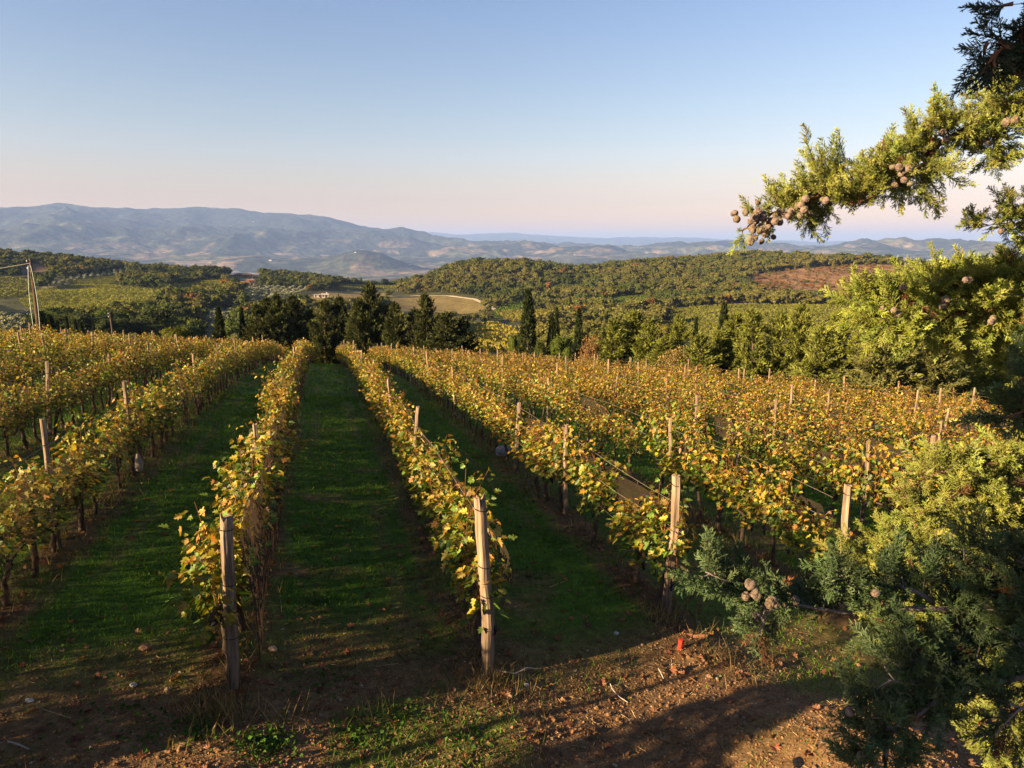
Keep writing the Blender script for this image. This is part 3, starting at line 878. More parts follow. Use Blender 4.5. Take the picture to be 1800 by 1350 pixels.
def net_mat(lo, hi):
    m, nt, out = new_mat("bird_net")
    df = nt.nodes.new("ShaderNodeBsdfDiffuse"); df.inputs[0].default_value = (0.060, 0.044, 0.032, 1)
    tl = nt.nodes.new("ShaderNodeBsdfTranslucent"); tl.inputs[0].default_value = (0.055, 0.036, 0.024, 1)
    tp = nt.nodes.new("ShaderNodeBsdfTransparent")
    a = nt.nodes.new("ShaderNodeMixShader"); a.inputs[0].default_value = 0.3
    nt.links.new(df.outputs[0], a.inputs[1]); nt.links.new(tl.outputs[0], a.inputs[2])
    tc = nt.nodes.new("ShaderNodeTexCoord"); nz = nt.nodes.new("ShaderNodeTexNoise"); nz.inputs["Scale"].default_value = 2.2; nz.inputs["Detail"].default_value = 5
    nt.links.new(tc.outputs["Object"], nz.inputs["Vector"])
    mr = nt.nodes.new("ShaderNodeMapRange"); mr.inputs[1].default_value = 0.3; mr.inputs[2].default_value = 0.7; mr.inputs[3].default_value = lo; mr.inputs[4].default_value = hi
    nt.links.new(nz.outputs[0], mr.inputs[0])
    b = nt.nodes.new("ShaderNodeMixShader"); nt.links.new(mr.outputs[0], b.inputs[0])
    nt.links.new(a.outputs[0], b.inputs[1]); nt.links.new(tp.outputs[0], b.inputs[2]); nt.links.new(b.outputs[0], out.inputs[0])
    return m
M_NET = net_mat(0.05, 0.25); M_NET_MID = net_mat(0.28, 0.62); M_NET_THIN = net_mat(0.50, 0.78)
def net(k, side, lo, hi, off_lo, off_hi, t0=None, t1=None):
    s = S0 + SS * (k - 2)
    ts = np.arange(t0 if t0 is not None else t_beg(k) + 0.05, min(float(t_end(s)), t1 or 90), 0.22)
    nv = 7; rng = np.random.default_rng(300 + k)
    u = np.linspace(0, 1, nv)
    T, U = np.meshgrid(ts, u, indexing='ij'); hi = hi + 0.10 * fbm(T * 0.35 + k * 3, U * 0.2, 2, 139)
    sag = 0.13 * np.abs(np.sin(T * math.pi / 5.6 + k)) * U + 0.05 * fbm(T * 0.8, U * 1.5 + k * 5, 3, 140)
    h = lo + (hi - lo) * U - sag + 0.13 * (1 - U) * fbm(T * 0.35 + 3 * k, U * 0, 3, 141) - 0.5 * (hi - lo) * (1 - U) * 0
    off = side * (off_lo + (off_hi - off_lo) * U + 0.05 * np.sin(U * math.pi) + 0.06 * fbm(T * 1.3, U * 2 + k, 3, 142))
    x, y = to_xy(T, s + off); z = ground_z(x, y) + h
    n, m = T.shape
    i = np.arange(n - 1)[:, None] * m; j = np.arange(m - 1)[None]
    q = np.stack([i + j, i + m + j, i + m + j + 1, i + j + 1], -1).reshape(-1, 4)
    o = obj("bird_net", mesh("bird_net", np.stack([x, y, z], -1).reshape(-1, 3), q, M_NET_THIN if k < 2 else (M_NET if k == 2 else M_NET_MID), None, True))
    tag(o, f"sagging brown mesh bird net hung along the {row_words(k)}", "net", "bird nets along the rows")
net(2, 1, 0.35, 1.62, 0.30, 0.20)
net(1, 1, 0.45, 1.60, 0.32, 0.22)
net(0, 1, 0.55, 1.60, 0.32, 0.22)
net(-1, 1, 0.60, 1.60, 0.32, 0.22)
for k, ta_, tb_ in [(3, 7.3, 17.5), (4, 8.2, 12.8), (4, 13.5, 19), (5, 9, 15), (5, 18, 24), (6, 9.5, 17), (7, 10, 16), (8, 11, 20), (9, 12, 18), (10, 14, 22)]:
    net(k, 1, 0.95, 1.50, 0.27, 0.20, ta_, tb_)

# ------------------------------------------------------------------ trees
def shards(P, D, L, W, C, rng, tri=False):
    """flat leafy shards: rhombs at P along D, length L, width W"""
    n = len(P)
    V0 = np.array([[0, 0, 0], [0.45, 0.5, 0.06], [1, 0, 0], [0.45, -0.5, 0.06]])
    T0 = np.array([(0, 3, 2), (0, 2, 1)])
    return scatter([(V0, T0, np.ones((4, 3)))], np.zeros(n, int), basis(D, rng.uniform(0, 6.28, n)), P, np.stack([L, W, W], 1), C)

def conifer(seed, base_col, h=10.0, spread=0.27, nb=190, droop=0.0):
    rng = np.random.default_rng(seed)
    P, D, L, W, C = [], [], [], [], []
    lean = rng.normal(0, 0.02, 2)
    sect = rng.uniform(0.72, 1.2, 9)
    for b in range(nb):
        u = rng.uniform(0, 1) ** 1.15
        if b < 14: u = rng.uniform(0.86, 1.0)
        a = rng.uniform(0, 6.28)
        env = spread * h * (1 - u) ** 0.78 * (0.80 + 0.20 * min(1, u / 0.12)) * sect[int(a / 6.29 * 9)] * rng.uniform(0.62, 1.18) + 0.10
        z0 = h * (0.02 + 0.95 * u)
        up = rng.uniform(0.25, 0.75) + 0.6 * u - droop
        m = max(4, int(env * 7))
        v = np.sort(rng.uniform(0.2, 1.0, m)); v[-1] = 1.0
        od = np.array([math.cos(a), math.sin(a)])
        px_ = od[0] * env * v + lean[0] * z0; py_ = od[1] * env * v + lean[1] * z0
        pz_ = z0 + env * (up * v * 0.55 + 0.30 * v * v)
        tint = rng.uniform(0.65, 1.35)
        for q in range(m):
            for e in range(5):
                d = np.array([od[0], od[1], up + 0.2]) + rng.normal(0, 0.62, 3)
                P.append([px_[q] + rng.normal(0, .09), py_[q] + rng.normal(0, .09), pz_[q] + rng.normal(0, .09)]); D.append(d)
                L.append(rng.uniform(0.24, 0.60) * (0.8 + 0.4 * v[q])); W.append(rng.uniform(0.09, 0.20))
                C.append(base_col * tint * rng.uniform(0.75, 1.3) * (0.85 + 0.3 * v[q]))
    for q in range(26):
        P.append([lean[0] * h + rng.normal(0, .04), lean[1] * h + rng.normal(0, .04), h * rng.uniform(0.93, 1.02)]); D.append(np.array([rng.normal(0, .3), rng.normal(0, .3), 1])); L.append(0.5); W.append(0.13); C.append(base_col)
    A = shards(np.array(P), np.array(D), np.array(L), np.array(W), np.array(C), rng)
    g = Geo(); g.tube([[0, 0, -0.8], [0, 0, 0.3 * h], [lean[0] * h * .9, lean[1] * h * .9, 0.93 * h]], [0.024 * h, 0.016 * h, 0.004 * h], 7, (0.09, 0.06, 0.045))
    return A, g.arr()

def columnar(seed, base_col, h=10.0, rad=0.085, n=2600):
    rng = np.random.default_rng(seed)
    u = rng.uniform(0, 1, n) ** 0.9
    a = rng.uniform(0, 6.283, n)
    prof = np.where(u < 0.12, 0.72 + 2.3 * u, 1.0) * np.power(np.clip(1 - u, 0, 1), 0.50) * (0.55 + 0.45 * np.cos(u * 1.3))
    lump = 1 + 0.42 * fbm(a * 1.3 + seed, u * 8, 3, seed)
    r = rad * h * 1.28 * prof * lump * np.sqrt(rng.uniform(0.35, 1.05, n))
    P = np.stack([r * np.cos(a), r * np.sin(a), 0.03 * h + u * h * 0.94], 1)
    D = np.stack([np.cos(a) * 0.35, np.sin(a) * 0.35, np.ones(n)], 1) + rng.normal(0, 0.28, (n, 3))
    C = base_col * rng.uniform(0.65, 1.4, (n, 1)) * (1 + 0.35 * fbm(a * 2, u * 10, 2, seed + 5))[:, None]
    A = shards(P, D, rng.uniform(0.028, 0.06, n) * h, rng.uniform(0.012, 0.022, n) * h, C, rng)
    g = Geo(); g.tube([[0, 0, -0.8], [0, 0, 0.5 * h], [0, 0, 0.9 * h]], [0.018 * h, 0.012 * h, 0.003 * h], 7, (0.10, 0.07, 0.05))
    return A, g.arr()

def broadleaf(seed, base_col, h=8.0, n=1500, q=0.36, width=0.42, core=True, flat=0.8):
    rng = np.random.default_rng(seed)
    nl = 11
    lobes = []
    for i in range(nl):
        a = rng.uniform(0, 6.28); rr = width * h * rng.uniform(0.15, 0.72)
        lobes.append((rr * math.cos(a), rr * math.sin(a), h * rng.uniform(0.38, 0.82), h * width * rng.uniform(0.34, 0.58)))
    lobes.append((0, 0, 0.66 * h, width * h * 0.62))
    lb = np.array(lobes)
    k = rng.choice(len(lb), n, p=lb[:, 3] ** 2 / (lb[:, 3] ** 2).sum())
    d = unit(rng.normal(0, 1, (n, 3)))
    P = lb[k, :3] + d * (lb[k, 3] * rng.uniform(0.72, 1.10, n))[:, None] * np.array([1, 1, flat])
    keep = P[:, 2] > 0.10 * h
    P, d, k = P[keep], d[keep], k[keep]; n = len(P)
    lt = rng.uniform(0.72, 1.28, len(lb))
    C = base_col * lt[k][:, None] * rng.uniform(0.7, 1.35, (n, 1))
    A = shards(P - d * q * 0.3, np.cross(d, rng.normal(0, 1, (n, 3))) + d * 0.5, q * rng.uniform(0.7, 1.3, n), q * rng.uniform(0.6, 1.0, n), C, rng)
    if core:
        ico = ico_arr(0 if n < 400 else 1); g = Geo()
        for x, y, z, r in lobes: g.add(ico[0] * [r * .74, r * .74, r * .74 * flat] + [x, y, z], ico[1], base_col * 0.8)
        B = g.arr(); A = (np.concatenate([A[0], B[0]]), np.concatenate([A[1], B[1] + len(A[0])]), np.concatenate([A[2], B[2]]))
    g = Geo()
    g.tube([[0, 0, -0.8], [0.02 * h, 0, 0.25 * h], [0, 0.02 * h, 0.62 * h]], [0.035 * h, 0.026 * h, 0.010 * h], 7, (0.10, 0.08, 0.06))
    for i in range(4):
        x, y, z, r = lobes[i]; g.tube([[0, 0, 0.27 * h], [x * .5, y * .5, 0.38 * h], [x, y, z]], [0.016 * h, 0.012 * h, 0.005 * h], 5, (0.10, 0.08, 0.06))
    return A, g.arr()

def to_mesh(A, name, mat): return mesh(name, A[0], A[1], mat, A[2])
M_TRUNK = diff_mat("tree_bark", 8.0, 0.7, 1.3, 0.02, 14.0)
_tree_src = {}
def plant(kind, name, maker, base, h, w, rot=None):
    """a tree thing: crown and trunk meshes shared by its kind, scaled to height h and width factor w"""
    if kind not in _tree_src:
        A, T = maker(); _tree_src[kind] = (to_mesh(A, "crown", M_TREE), to_mesh(T, "trunk", M_TRUNK))
    cm, tm = _tree_src[kind]
    r = obj(name, None, None, base, RNG.uniform(0, 6.28) if rot is None else rot)
    obj("trunk", tm, r); obj("crown", cm, r)
    r.scale = (w, w, h)
    return r
def spot(px, r, y=560):
    a = azim(px, y); x, y_ = r * math.sin(a), r * math.cos(a)
    return x, y_, gz(x, y_)
def spot_edge(px, extra):
    a = azim(px, 600); return spot(px, float(edge_r(np.array([a]))[0]) + extra, 600)
def height_to(px, ytop, p):
    """tree height so that its top stands at photograph row ytop"""
    d = ray(px, ytop); q = d * (math.hypot(p[0], p[1]) / math.hypot(d[0], d[1]))
    return max(q[2] - p[2], 0.5)
def width_m(wpx, p): return wpx / F * (p[1] * CP - p[2] * SP)

DK = np.array([0.046, 0.052, 0.021]); RT = np.array([0.125, 0.135, 0.030]); CY = np.array([0.030, 0.040, 0.016])
PALE = np.array([0.115, 0.115, 0.040])
DARK = [(449, 538, 62, 4), (474, 526, 66, 7), (489, 519, 60, 4), (519, 521, 74, 6), (548, 545, 50, 8), (570, 531, 66, 4), (600, 524, 62, 7), (630, 528, 50, 3), (655, 501, 78, 5),
        (684, 538, 56, 8), (700, 535, 60, 4), (728, 545, 56, 7), (753, 519, 72, 5), (786, 551, 78, 4), (814, 560, 58, 6)]
for n, (px, yt, wpx, ex) in enumerate(DARK):
    p = spot_edge(px, ex); h = height_to(px, yt, p); w = width_m(wpx, p)
    o = plant(("dark", n % 5), "conifer_tree", lambda n=n: conifer(400 + n, DK), p, h / 10, max(w / 5.4, 0.75))
    tag(o, f"dark bushy conifer closing the grass lane, {nth(n + 1)} from the left of its belt", "conifer", "dark conifers closing the lane")
RIGHT = [(1076, 560, 64, 5), (1108, 546, 84, 7), (1142, 562, 66, 5), (1166, 592, 52, 4), (1196, 556, 62, 7), (1236, 590, 70, 4), (1262, 580, 50, 7), (1291, 552, 72, 8), (1327, 546, 74, 7), (1364, 550, 76, 8),
         (1410, 536, 80, 9), (1440, 575, 66, 4), (1466, 552, 78, 8), (1502, 590, 74, 5), (1530, 572, 80, 9), (1600, 560, 90, 12), (1700, 588, 90, 6), (1745, 575, 95, 10), (1795, 600, 90, 6), (1850, 590, 100, 8)]
for n, (px, yt, wpx, ex) in enumerate(RIGHT):
    p = spot_edge(px, ex); h = height_to(px, yt, p); w = width_m(wpx, p)
    o = plant(("right", n % 5), "conifer_tree", lambda n=n: conifer(430 + n, RT, spread=0.29), p, h / 10, max(w / 5.6, 0.6))
    tag(o, f"green sunlit conifer on the right vineyard edge, {nth(n + 1)} from the left of its belt", "conifer", "green conifers along the right edge")
for n, (px, yt, wpx, ex, lab) in enumerate([(1566, 556, 130, 2, "pale olive spreading conifer beside the far right vine rows"), (1650, 592, 120, 3, "pale olive conifer half hidden by the foreground cypress")]):
    p = spot_edge(px, ex); h = height_to(px, yt, p)
    tag(plant(("pale", n), "conifer_tree", lambda n=n: conifer(470 + n, PALE, spread=0.36, nb=260, droop=0.35), p, h / 10, width_m(wpx, p) / 7.0), lab, "conifer")
COLUMN = [(428, 539, 15, 6, "slim dark cypress touching the left side of the dark conifers"), (388, 539, 23, 5, "lone dark columnar cypress left of the dark conifers"), (928, 508, 31, 6, "tallest columnar cypress, standing centre right beyond the vines"),
          (970, 555, 22, 8, "short columnar cypress just right of the tallest one"), (1017, 541, 20, 5, "slim columnar cypress, second right of the tallest"), (1222, 557, 15, 12, "thin cypress poking out of the green conifer belt"),
          (1270, 531, 27, 14, "twin-topped tall cypress behind the green conifer belt"), (1062, 572, 13, 10, "small thin cypress left of the green conifer belt"), (978, 540, 12, 60, "small dark cypress behind the short columnar one")]
for n, (px, yt, wpx, ex, lab) in enumerate(COLUMN):
    p = spot_edge(px, ex); h = height_to(px, yt, p); w = width_m(wpx, p)
    tag(plant(("col", n % 4), "cypress_tree", lambda n=n: columnar(500 + n, CY), p, h / 10, w / 1.9), lab, "cypress", "columnar cypresses beyond the vines")
LEFTC = [(76, 546, 30, 25, "broad dark cypress behind the left utility pole"), (92, 552, 26, 32, "dark cypress pressed against the broad one by the pole"), (104, 562, 14, 40, "small dark cypress right of the utility pole"), (121, 556, 11, 60, "thin cypress between the pole and the bush"),
         (136, 560, 10, 62, "thin cypress in the left cypress clump"), (146, 566, 11, 58, "short cypress in the left cypress clump"), (167, 560, 8, 70, "needle-thin cypress left of the second pole")]
for n, (px, yt, wpx, ex, lab) in enumerate(LEFTC):
    p = spot_edge(px, ex); h = height_to(px, yt, p); w = width_m(wpx, p)
    tag(plant(("col", n % 4), "cypress_tree", lambda n=n: columnar(500 + n, CY), p, h / 10, w / 1.9), lab, "cypress", "columnar cypresses beyond the vines")
SHRUB = [(312, 572, 74, 4, (0.10, 0.105, 0.022), "yellow-green rounded bush at the left vineyard edge"), (232, 585, 34, 6, (0.16, 0.15, 0.085), "grey-green olive bush at the left vineyard edge"),
         (270, 590, 50, 6, (0.075, 0.085, 0.02), "green bush between olive bush and yellow bush"), (412, 584, 26, 4, (0.15, 0.145, 0.08), "small pale olive bush left of dark conifers"), (190, 588, 44, 6, (0.07, 0.08, 0.02), "dark green bush by the second pole"),
         (985, 594, 52, 4, (0.065, 0.085, 0.02), "rounded green bush between slim cypresses"), (1040, 594, 44, 4, (0.20, 0.115, 0.05), "reddish dry bush right of the slim cypresses"), (1182, 612, 56, 2, (0.22, 0.155, 0.06), "tan dried bush before the green conifers"),
         (905, 588, 26, 8, (0.08, 0.10, 0.02), "leaning shrub at the foot of the tallest cypress"), (948, 600, 24, 3, (0.05, 0.06, 0.018), "dark low bush right of the tallest cypress"), (350, 590, 46, 5, (0.08, 0.09, 0.022), "low green bush left of the lone cypress"),
         (30, 585, 46, 30, (0.13, 0.12, 0.055), "pale bush left of the utility pole"), (100, 582, 40, 45, (0.09, 0.09, 0.028), "olive bush among the left cypresses")]
for n, (px, yt, wpx, ex, c, lab) in enumerate(SHRUB):
    p = spot_edge(px, ex); h = height_to(px, yt, p); w = width_m(wpx, p)
    tag(plant(("shrub", n), "bush", lambda n=n, c=c: broadleaf(520 + n, np.array(c), n=1900, q=0.36, width=0.5, core=sum(c) < 0.32), p, h / 7.4, w / 8.0), lab, "bush")

# woods, groves and field rows of the valley
_vr = np.exp(np.linspace(math.log(140), math.log(1900), 420)); _va = np.radians(np.linspace(-48, 48, 385))
_VA, _VR = np.meshgrid(_va, _vr, indexing='ij')
_VZ = ground_z(_VR * np.sin(_VA), _VR * np.cos(_VA))
_VE = np.maximum.accumulate((_VZ + 2.0) / _VR, axis=1)
def visible(x, y, z, h):
    r = np.hypot(x, y); a = np.arctan2(x, y)
    i = np.clip(np.round((a - _va[0]) / (_va[1] - _va[0])).astype(int), 0, len(_va) - 1)
    j = np.clip(np.searchsorted(_vr, r * 0.96) - 1, 0, len(_vr) - 1)
    return (z + h) / r > _VE[i, j] - 0.0005
def grid_pts(sp, r0, r1, a0, a1, ang=0.0, sp2=None):
    """jitter-free grid points inside an angular sector, rotated by ang degrees from +Y"""
    sp2 = sp2 or sp
    n = int(r1 / min(sp, sp2)) + 2
    e = np.arange(-int(r1 / sp) - 1, int(r1 / sp) + 2) * sp; f = np.arange(-int(r1 / sp2) - 1, int(r1 / sp2) + 2) * sp2
    U, Vv = np.meshgrid(e, f, indexing='ij'); U, Vv = U.ravel(), Vv.ravel()
    c, s_ = math.cos(math.radians(ang)), math.sin(math.radians(ang))
    x = U * c + Vv * s_; y = -U * s_ + Vv * c
    r = np.hypot(x, y); a = np.arctan2(x, y)
    k = (r > r0) & (r < r1) & (a > a0) & (a < a1)
    return x[k], y[k]

wx, wy = grid_pts(6.2, 185, 1180, math.radians(-40), math.radians(40))
wx = wx + RNG.uniform(-2.6, 2.6, len(wx)); wy = wy + RNG.uniform(-2.6, 2.6, len(wy))
wz = ground_z(wx, wy); wr = np.hypot(wx, wy)
wf, wpx, wpy = field_of(wx, wy, wz, wr)
TRACK = [(700, 523), (740, 520), (790, 521), (835, 527), (858, 538), (872, 546), (885, 549)]
def near_track(px, py, d):
    m = np.full(px.shape, 1e9)
    for (x0, y0), (x1, y1) in zip(TRACK[:-1], TRACK[1:]):
        dx, dy = x1 - x0, y1 - y0; t = np.clip(((px - x0) * dx + (py - y0) * dy) / (dx * dx + dy * dy), 0, 1)
        m = np.minimum(m, np.hypot(px - x0 - t * dx, (py - y0 - t * dy) * 2))
    return m < d
clearing_ok = (wf == np.array([f[0] for f in FIELDS].index("clear"))) & (RNG.random(len(wx)) < 0.62)
keep = ((wf == -1) | clearing_ok) & visible(wx, wy, wz, 12) & ~(near_track(wpx, wpy, 9) & (wr < 800)) & (RNG.random(len(wx)) < 0.93)
# ground that stays open right in front of a field (no tall tree before it)
open_front = in_poly(wpx, wpy, [(800, 555), (935, 540), (935, 640), (800, 640)]) & (wr < 420) & (RNG.random(len(wx)) < 0.85)
open_left = in_poly(wpx, wpy, [(-80, 545), (235, 545), (235, 572), (75, 572), (75, 610), (-80, 610)]) & (RNG.random(len(wx)) < np.where(wpx < 75, 0.96, 0.35))
farm = (np.hypot(wpx - 437, (wpy - 503) * 1.6) < 20) | (np.hypot(wpx - 566, (wpy - 524) * 1.6) < 16) | (np.hypot(wpx - 430, (wpy - 489) * 2.2) < 30)
tpx, tpy, _ = project(np.stack([wx, wy, wz + 7.0], -1))
hides = np.zeros(len(wx), bool)
def r_of(px, py):
    """distance of the hill ground seen at a photograph point, from the profile table"""
    cs = sorted(COLS); ys = np.linspace(440, 640, 101); tab = []
    for c in cs:
        L = [(yy, rr_) for rr_, yy in COLS[c] if rr_ <= 1100][::-1]
        tab.append(np.exp(np.interp(ys, [a for a, _ in L], np.log([b for _, b in L]))))
    tab = np.array(tab); cs = np.array(cs, float)
    i = np.clip(np.searchsorted(cs, px) - 1, 0, len(cs) - 2); f = np.clip((px - cs[i]) / (cs[i + 1] - cs[i]), 0, 1)
    j = np.clip(((py - 440) / 2).astype(int), 0, 99)
    return tab[i, j] * (1 - f) + tab[i + 1, j] * f
for (kind, poly, (r0, r1), c, d) in FIELDS:
    hides |= (wf == -1) & in_poly(tpx, tpy, poly) & (wr < 0.985 * r_of(tpx, tpy)) | (wf == -1) & in_poly(tpx, tpy * .55 + wpy * .45, poly) & (wr < 0.985 * r_of(tpx, tpy * .55 + wpy * .45))
keep &= ~open_front & ~open_left & ~farm & ~(hides & (wf == -1) & (RNG.random(len(wx)) < 0.95))
wx, wy, wz, wr, wpx, wpy, wf, hides = [a[keep] for a in (wx, wy, wz, wr, wpx, wpy, wf, hides)]
OLV = np.array([0.085, 0.085, 0.024]); GRN = np.array([0.055, 0.072, 0.020]); RUS = np.array([0.17, 0.085, 0.03]); DKG = np.array([0.034, 0.042, 0.018])
tone = fbm(wx / 55, wy / 55, 4, 151) + RNG.normal(0, 0.15, len(wx)) + np.where(wpx > 700, 0.10, np.where(wr < 560, -0.02, -0.22)) + np.where((wpx > 880) & (wpx < 1260) & (wr < 480), 0.38, 0)
wsize = np.clip(RNG.normal(1.0, 0.34, len(wx)) * (1 + 0.35 * fbm(wx / 90, wy / 90, 3, 152)), 0.5, 1.7) * np.where(wf >= 0, 0.36, 1) * np.where(wr < 330, 0.85, 1.0) * np.where(hides, 0.33, 1.0)
order = np.argsort(wr + np.where(hides, 900, 0))
ind = order[:150]; oth = order[150:]
ZONES = [(-9999, 110, "behind the left utility pole"), (110, 250, "below the bright left vineyard"), (250, 430, "in the wooded gully left of the dark conifers"), (430, 820, "behind the dark conifers"), (820, 930, "beside the golden field left of the tallest cypress"),
         (930, 1070, "in the wood behind the slim cypresses"), (1070, 1250, "in the wood behind the green conifer belt"), (1250, 9999, "far behind the right green conifers")]
KT = [("olive-green", OLV * 1.35), ("dark green", GRN * 1.3), ("yellowish green", np.array([0.145, 0.130, 0.032])), ("deep green", DKG * 1.2)]
for i in ind:
    kt = 3 if tone[i] < -0.28 else (1 if tone[i] < -0.02 else (0 if tone[i] < 0.3 else 2)); var = int(RNG.integers(2))
    hgt = 7.5 * wsize[i]
    o = plant(("broad", kt, var), "broadleaf_tree", lambda: broadleaf(600 + kt * 9 + var, KT[kt][1], n=1500, q=0.42), (wx[i], wy[i], wz[i] - 0.3), hgt / 8, hgt / 8 * RNG.uniform(0.95, 1.25))
    zn = next(z for a, b, z in ZONES if a <= wpx[i] < b)
    tag(o, f"{KT[kt][0]} rounded broadleaf tree {zn}", "tree", f"{KT[kt][0]} trees {zn}")
protos = [broadleaf(700 + v, np.ones(3), n=210, q=0.85, width=0.44)[0] for v in range(6)]
pal = np.stack([DKG, GRN, OLV, np.array([0.098, 0.094, 0.030]), RUS]) * np.array([1.20, 1.14, 1.05])
tt = np.clip((tone[oth] + 0.55) / 0.36, 0, 3.0); k0 = np.floor(tt).astype(int).clip(0, 2); fr_ = (tt - k0)[:, None]
tint = pal[k0] * (1 - fr_) + pal[k0 + 1] * fr_
rus = RNG.random(len(oth)) < 0.012
tint[rus] = RUS
on_clear = (wf[oth] >= 0) & (RNG.random(len(oth)) < 0.6)
tint[on_clear] = RUS * 0.9
tint *= RNG.uniform(0.82, 1.2, (len(oth), 1))
hs = 7.2 * wsize[oth] / 8
V, Fa, C = scatter(protos, RNG.integers(0, 6, len(oth)), yawmat(RNG.uniform(0, 6.28, len(oth))), np.stack([wx[oth], wy[oth], wz[oth] - 0.4], 1),
                   np.stack([hs * RNG.uniform(1.0, 1.4, len(oth)), hs * RNG.uniform(1.0, 1.4, len(oth)), hs], 1), tint)
tag(obj("hillside_woodland", mesh("hillside_woodland", V, Fa, M_TREE, C)), "dense olive-green woodland covering the valley and hills", "woodland", kind='stuff')

GV, GO = [], []
for i, (kind, poly, (r0, r1), c, d) in enumerate(FIELDS):
    xs_ = [q[0] for q in poly]; a0, a1 = azim(min(xs_) - 5, 520), azim(max(xs_) + 5, 520)
    if kind in ("vine", "gold"):
        x, y = grid_pts(3.0, r0, r1, a0, a1, d, 1.9)
    elif kind == "olive":
        x, y = grid_pts(6.2, r0, r1, a0, a1, d, 5.4); x = x + RNG.normal(0, .35, len(x)); y = y + RNG.normal(0, .35, len(y))
    else: continue
    z = ground_z(x, y); r = np.hypot(x, y)
    f, px, py = field_of(x, y, z, r)
    k = (f == i) & visible(x, y, z, 3) & (RNG.random(len(x)) < 0.97)
    x, y, z = x[k], y[k], z[k]
    (GO if kind == "olive" else GV).append((x, y, z, np.full(len(x), i), np.full(len(x), math.pi / 2 - math.radians(d))))
x, y, z, fi, rot = [np.concatenate(a) for a in zip(*GV)]
rng = np.random.default_rng(77)
hp = []
for v in range(4):
    n = 12; P = np.stack([rng.uniform(-1.0, 1.0, n), rng.normal(0, .22, n), rng.uniform(0.5, 1.55, n)], 1)
    hp.append(shards(P, rng.normal(0, 1, (n, 3)), rng.uniform(0.7, 1.1, n), rng.uniform(0.5, 0.8, n), np.ones((n, 3)) * rng.uniform(0.7, 1.3, (n, 1)), rng))
fc = np.array([f[3] for f in FIELDS])[fi] * RNG.uniform(0.8, 1.25, (len(x), 1)) * (1 + 0.25 * fbm(x / 25, y / 25, 3, 161))[:, None]
V, Fa, C = scatter(hp, RNG.integers(0, 4, len(x)), yawmat(rot), np.stack([x, y, z], 1), np.ones(len(x)), fc)
tag(obj("valley_vineyards", mesh("valley_vineyards", V, Fa, M_TREE, C)), "striped vine rows of the distant valley vineyards", "vineyards", kind='stuff')
x, y, z, fi, rot = [np.concatenate(a) for a in zip(*GO)]
op = [broadleaf(740 + v, np.ones(3), h=4.0, n=110, q=0.6, width=0.46)[0] for v in range(4)]
oc = np.array([0.27, 0.27, 0.17]) * RNG.uniform(0.75, 1.25, (len(x), 1))
V, Fa, C = scatter(op, RNG.integers(0, 4, len(x)), yawmat(RNG.uniform(0, 6, len(x))), np.stack([x, y, z - .2], 1), RNG.uniform(0.8, 1.15, len(x)), oc)
tag(obj("olive_groves", mesh("olive_groves", V, Fa, M_TREE, C)), "silvery olive groves planted in rows across the valley", "olive groves", kind='stuff')

# ------------------------------------------------------------------ white farm track, houses, poles
g = Geo()
tp = []
for (x0, y0), (x1, y1) in zip(TRACK[:-1], TRACK[1:]):
    for u in np.linspace(0, 1, 8, endpoint=False): tp.append((x0 + (x1 - x0) * u, y0 + (y1 - y0) * u))
def ground_at(px, py, r0, r1):
    d = ray(px, py); ks = np.linspace(r0, r1, 900) / math.hypot(d[0], d[1])
    zz = ground_z(d[0] * ks, d[1] * ks); b = np.nonzero(d[2] * ks <= zz)[0]
    return d * ks[b[0] if len(b) else -1]
cen = np.array([ground_at(a, b, 380, 900) for a, b in tp])
tg = unit(np.gradient(cen, axis=0)); nn = np.stack([-tg[:, 1], tg[:, 0]], 1)
tv = []
for c_, n_ in zip(cen, nn):
    for w_ in (-1.9, 1.9):
        x_, y_ = c_[0] + n_[0] * w_, c_[1] + n_[1] * w_; tv.append([x_, y_, gz(x_, y_) + 0.45])
q = [[2 * i, 2 * i + 1, 2 * i + 3, 2 * i + 2] for i in range(len(cen) - 1)]
M_TRACK = diff_mat("white_gravel", 0.5, 0.85, 1.15, base=(0.44, 0.37, 0.27))
tag(obj("farm_track", mesh("farm_track", tv, q, M_TRACK, None, True)), kind='structure')

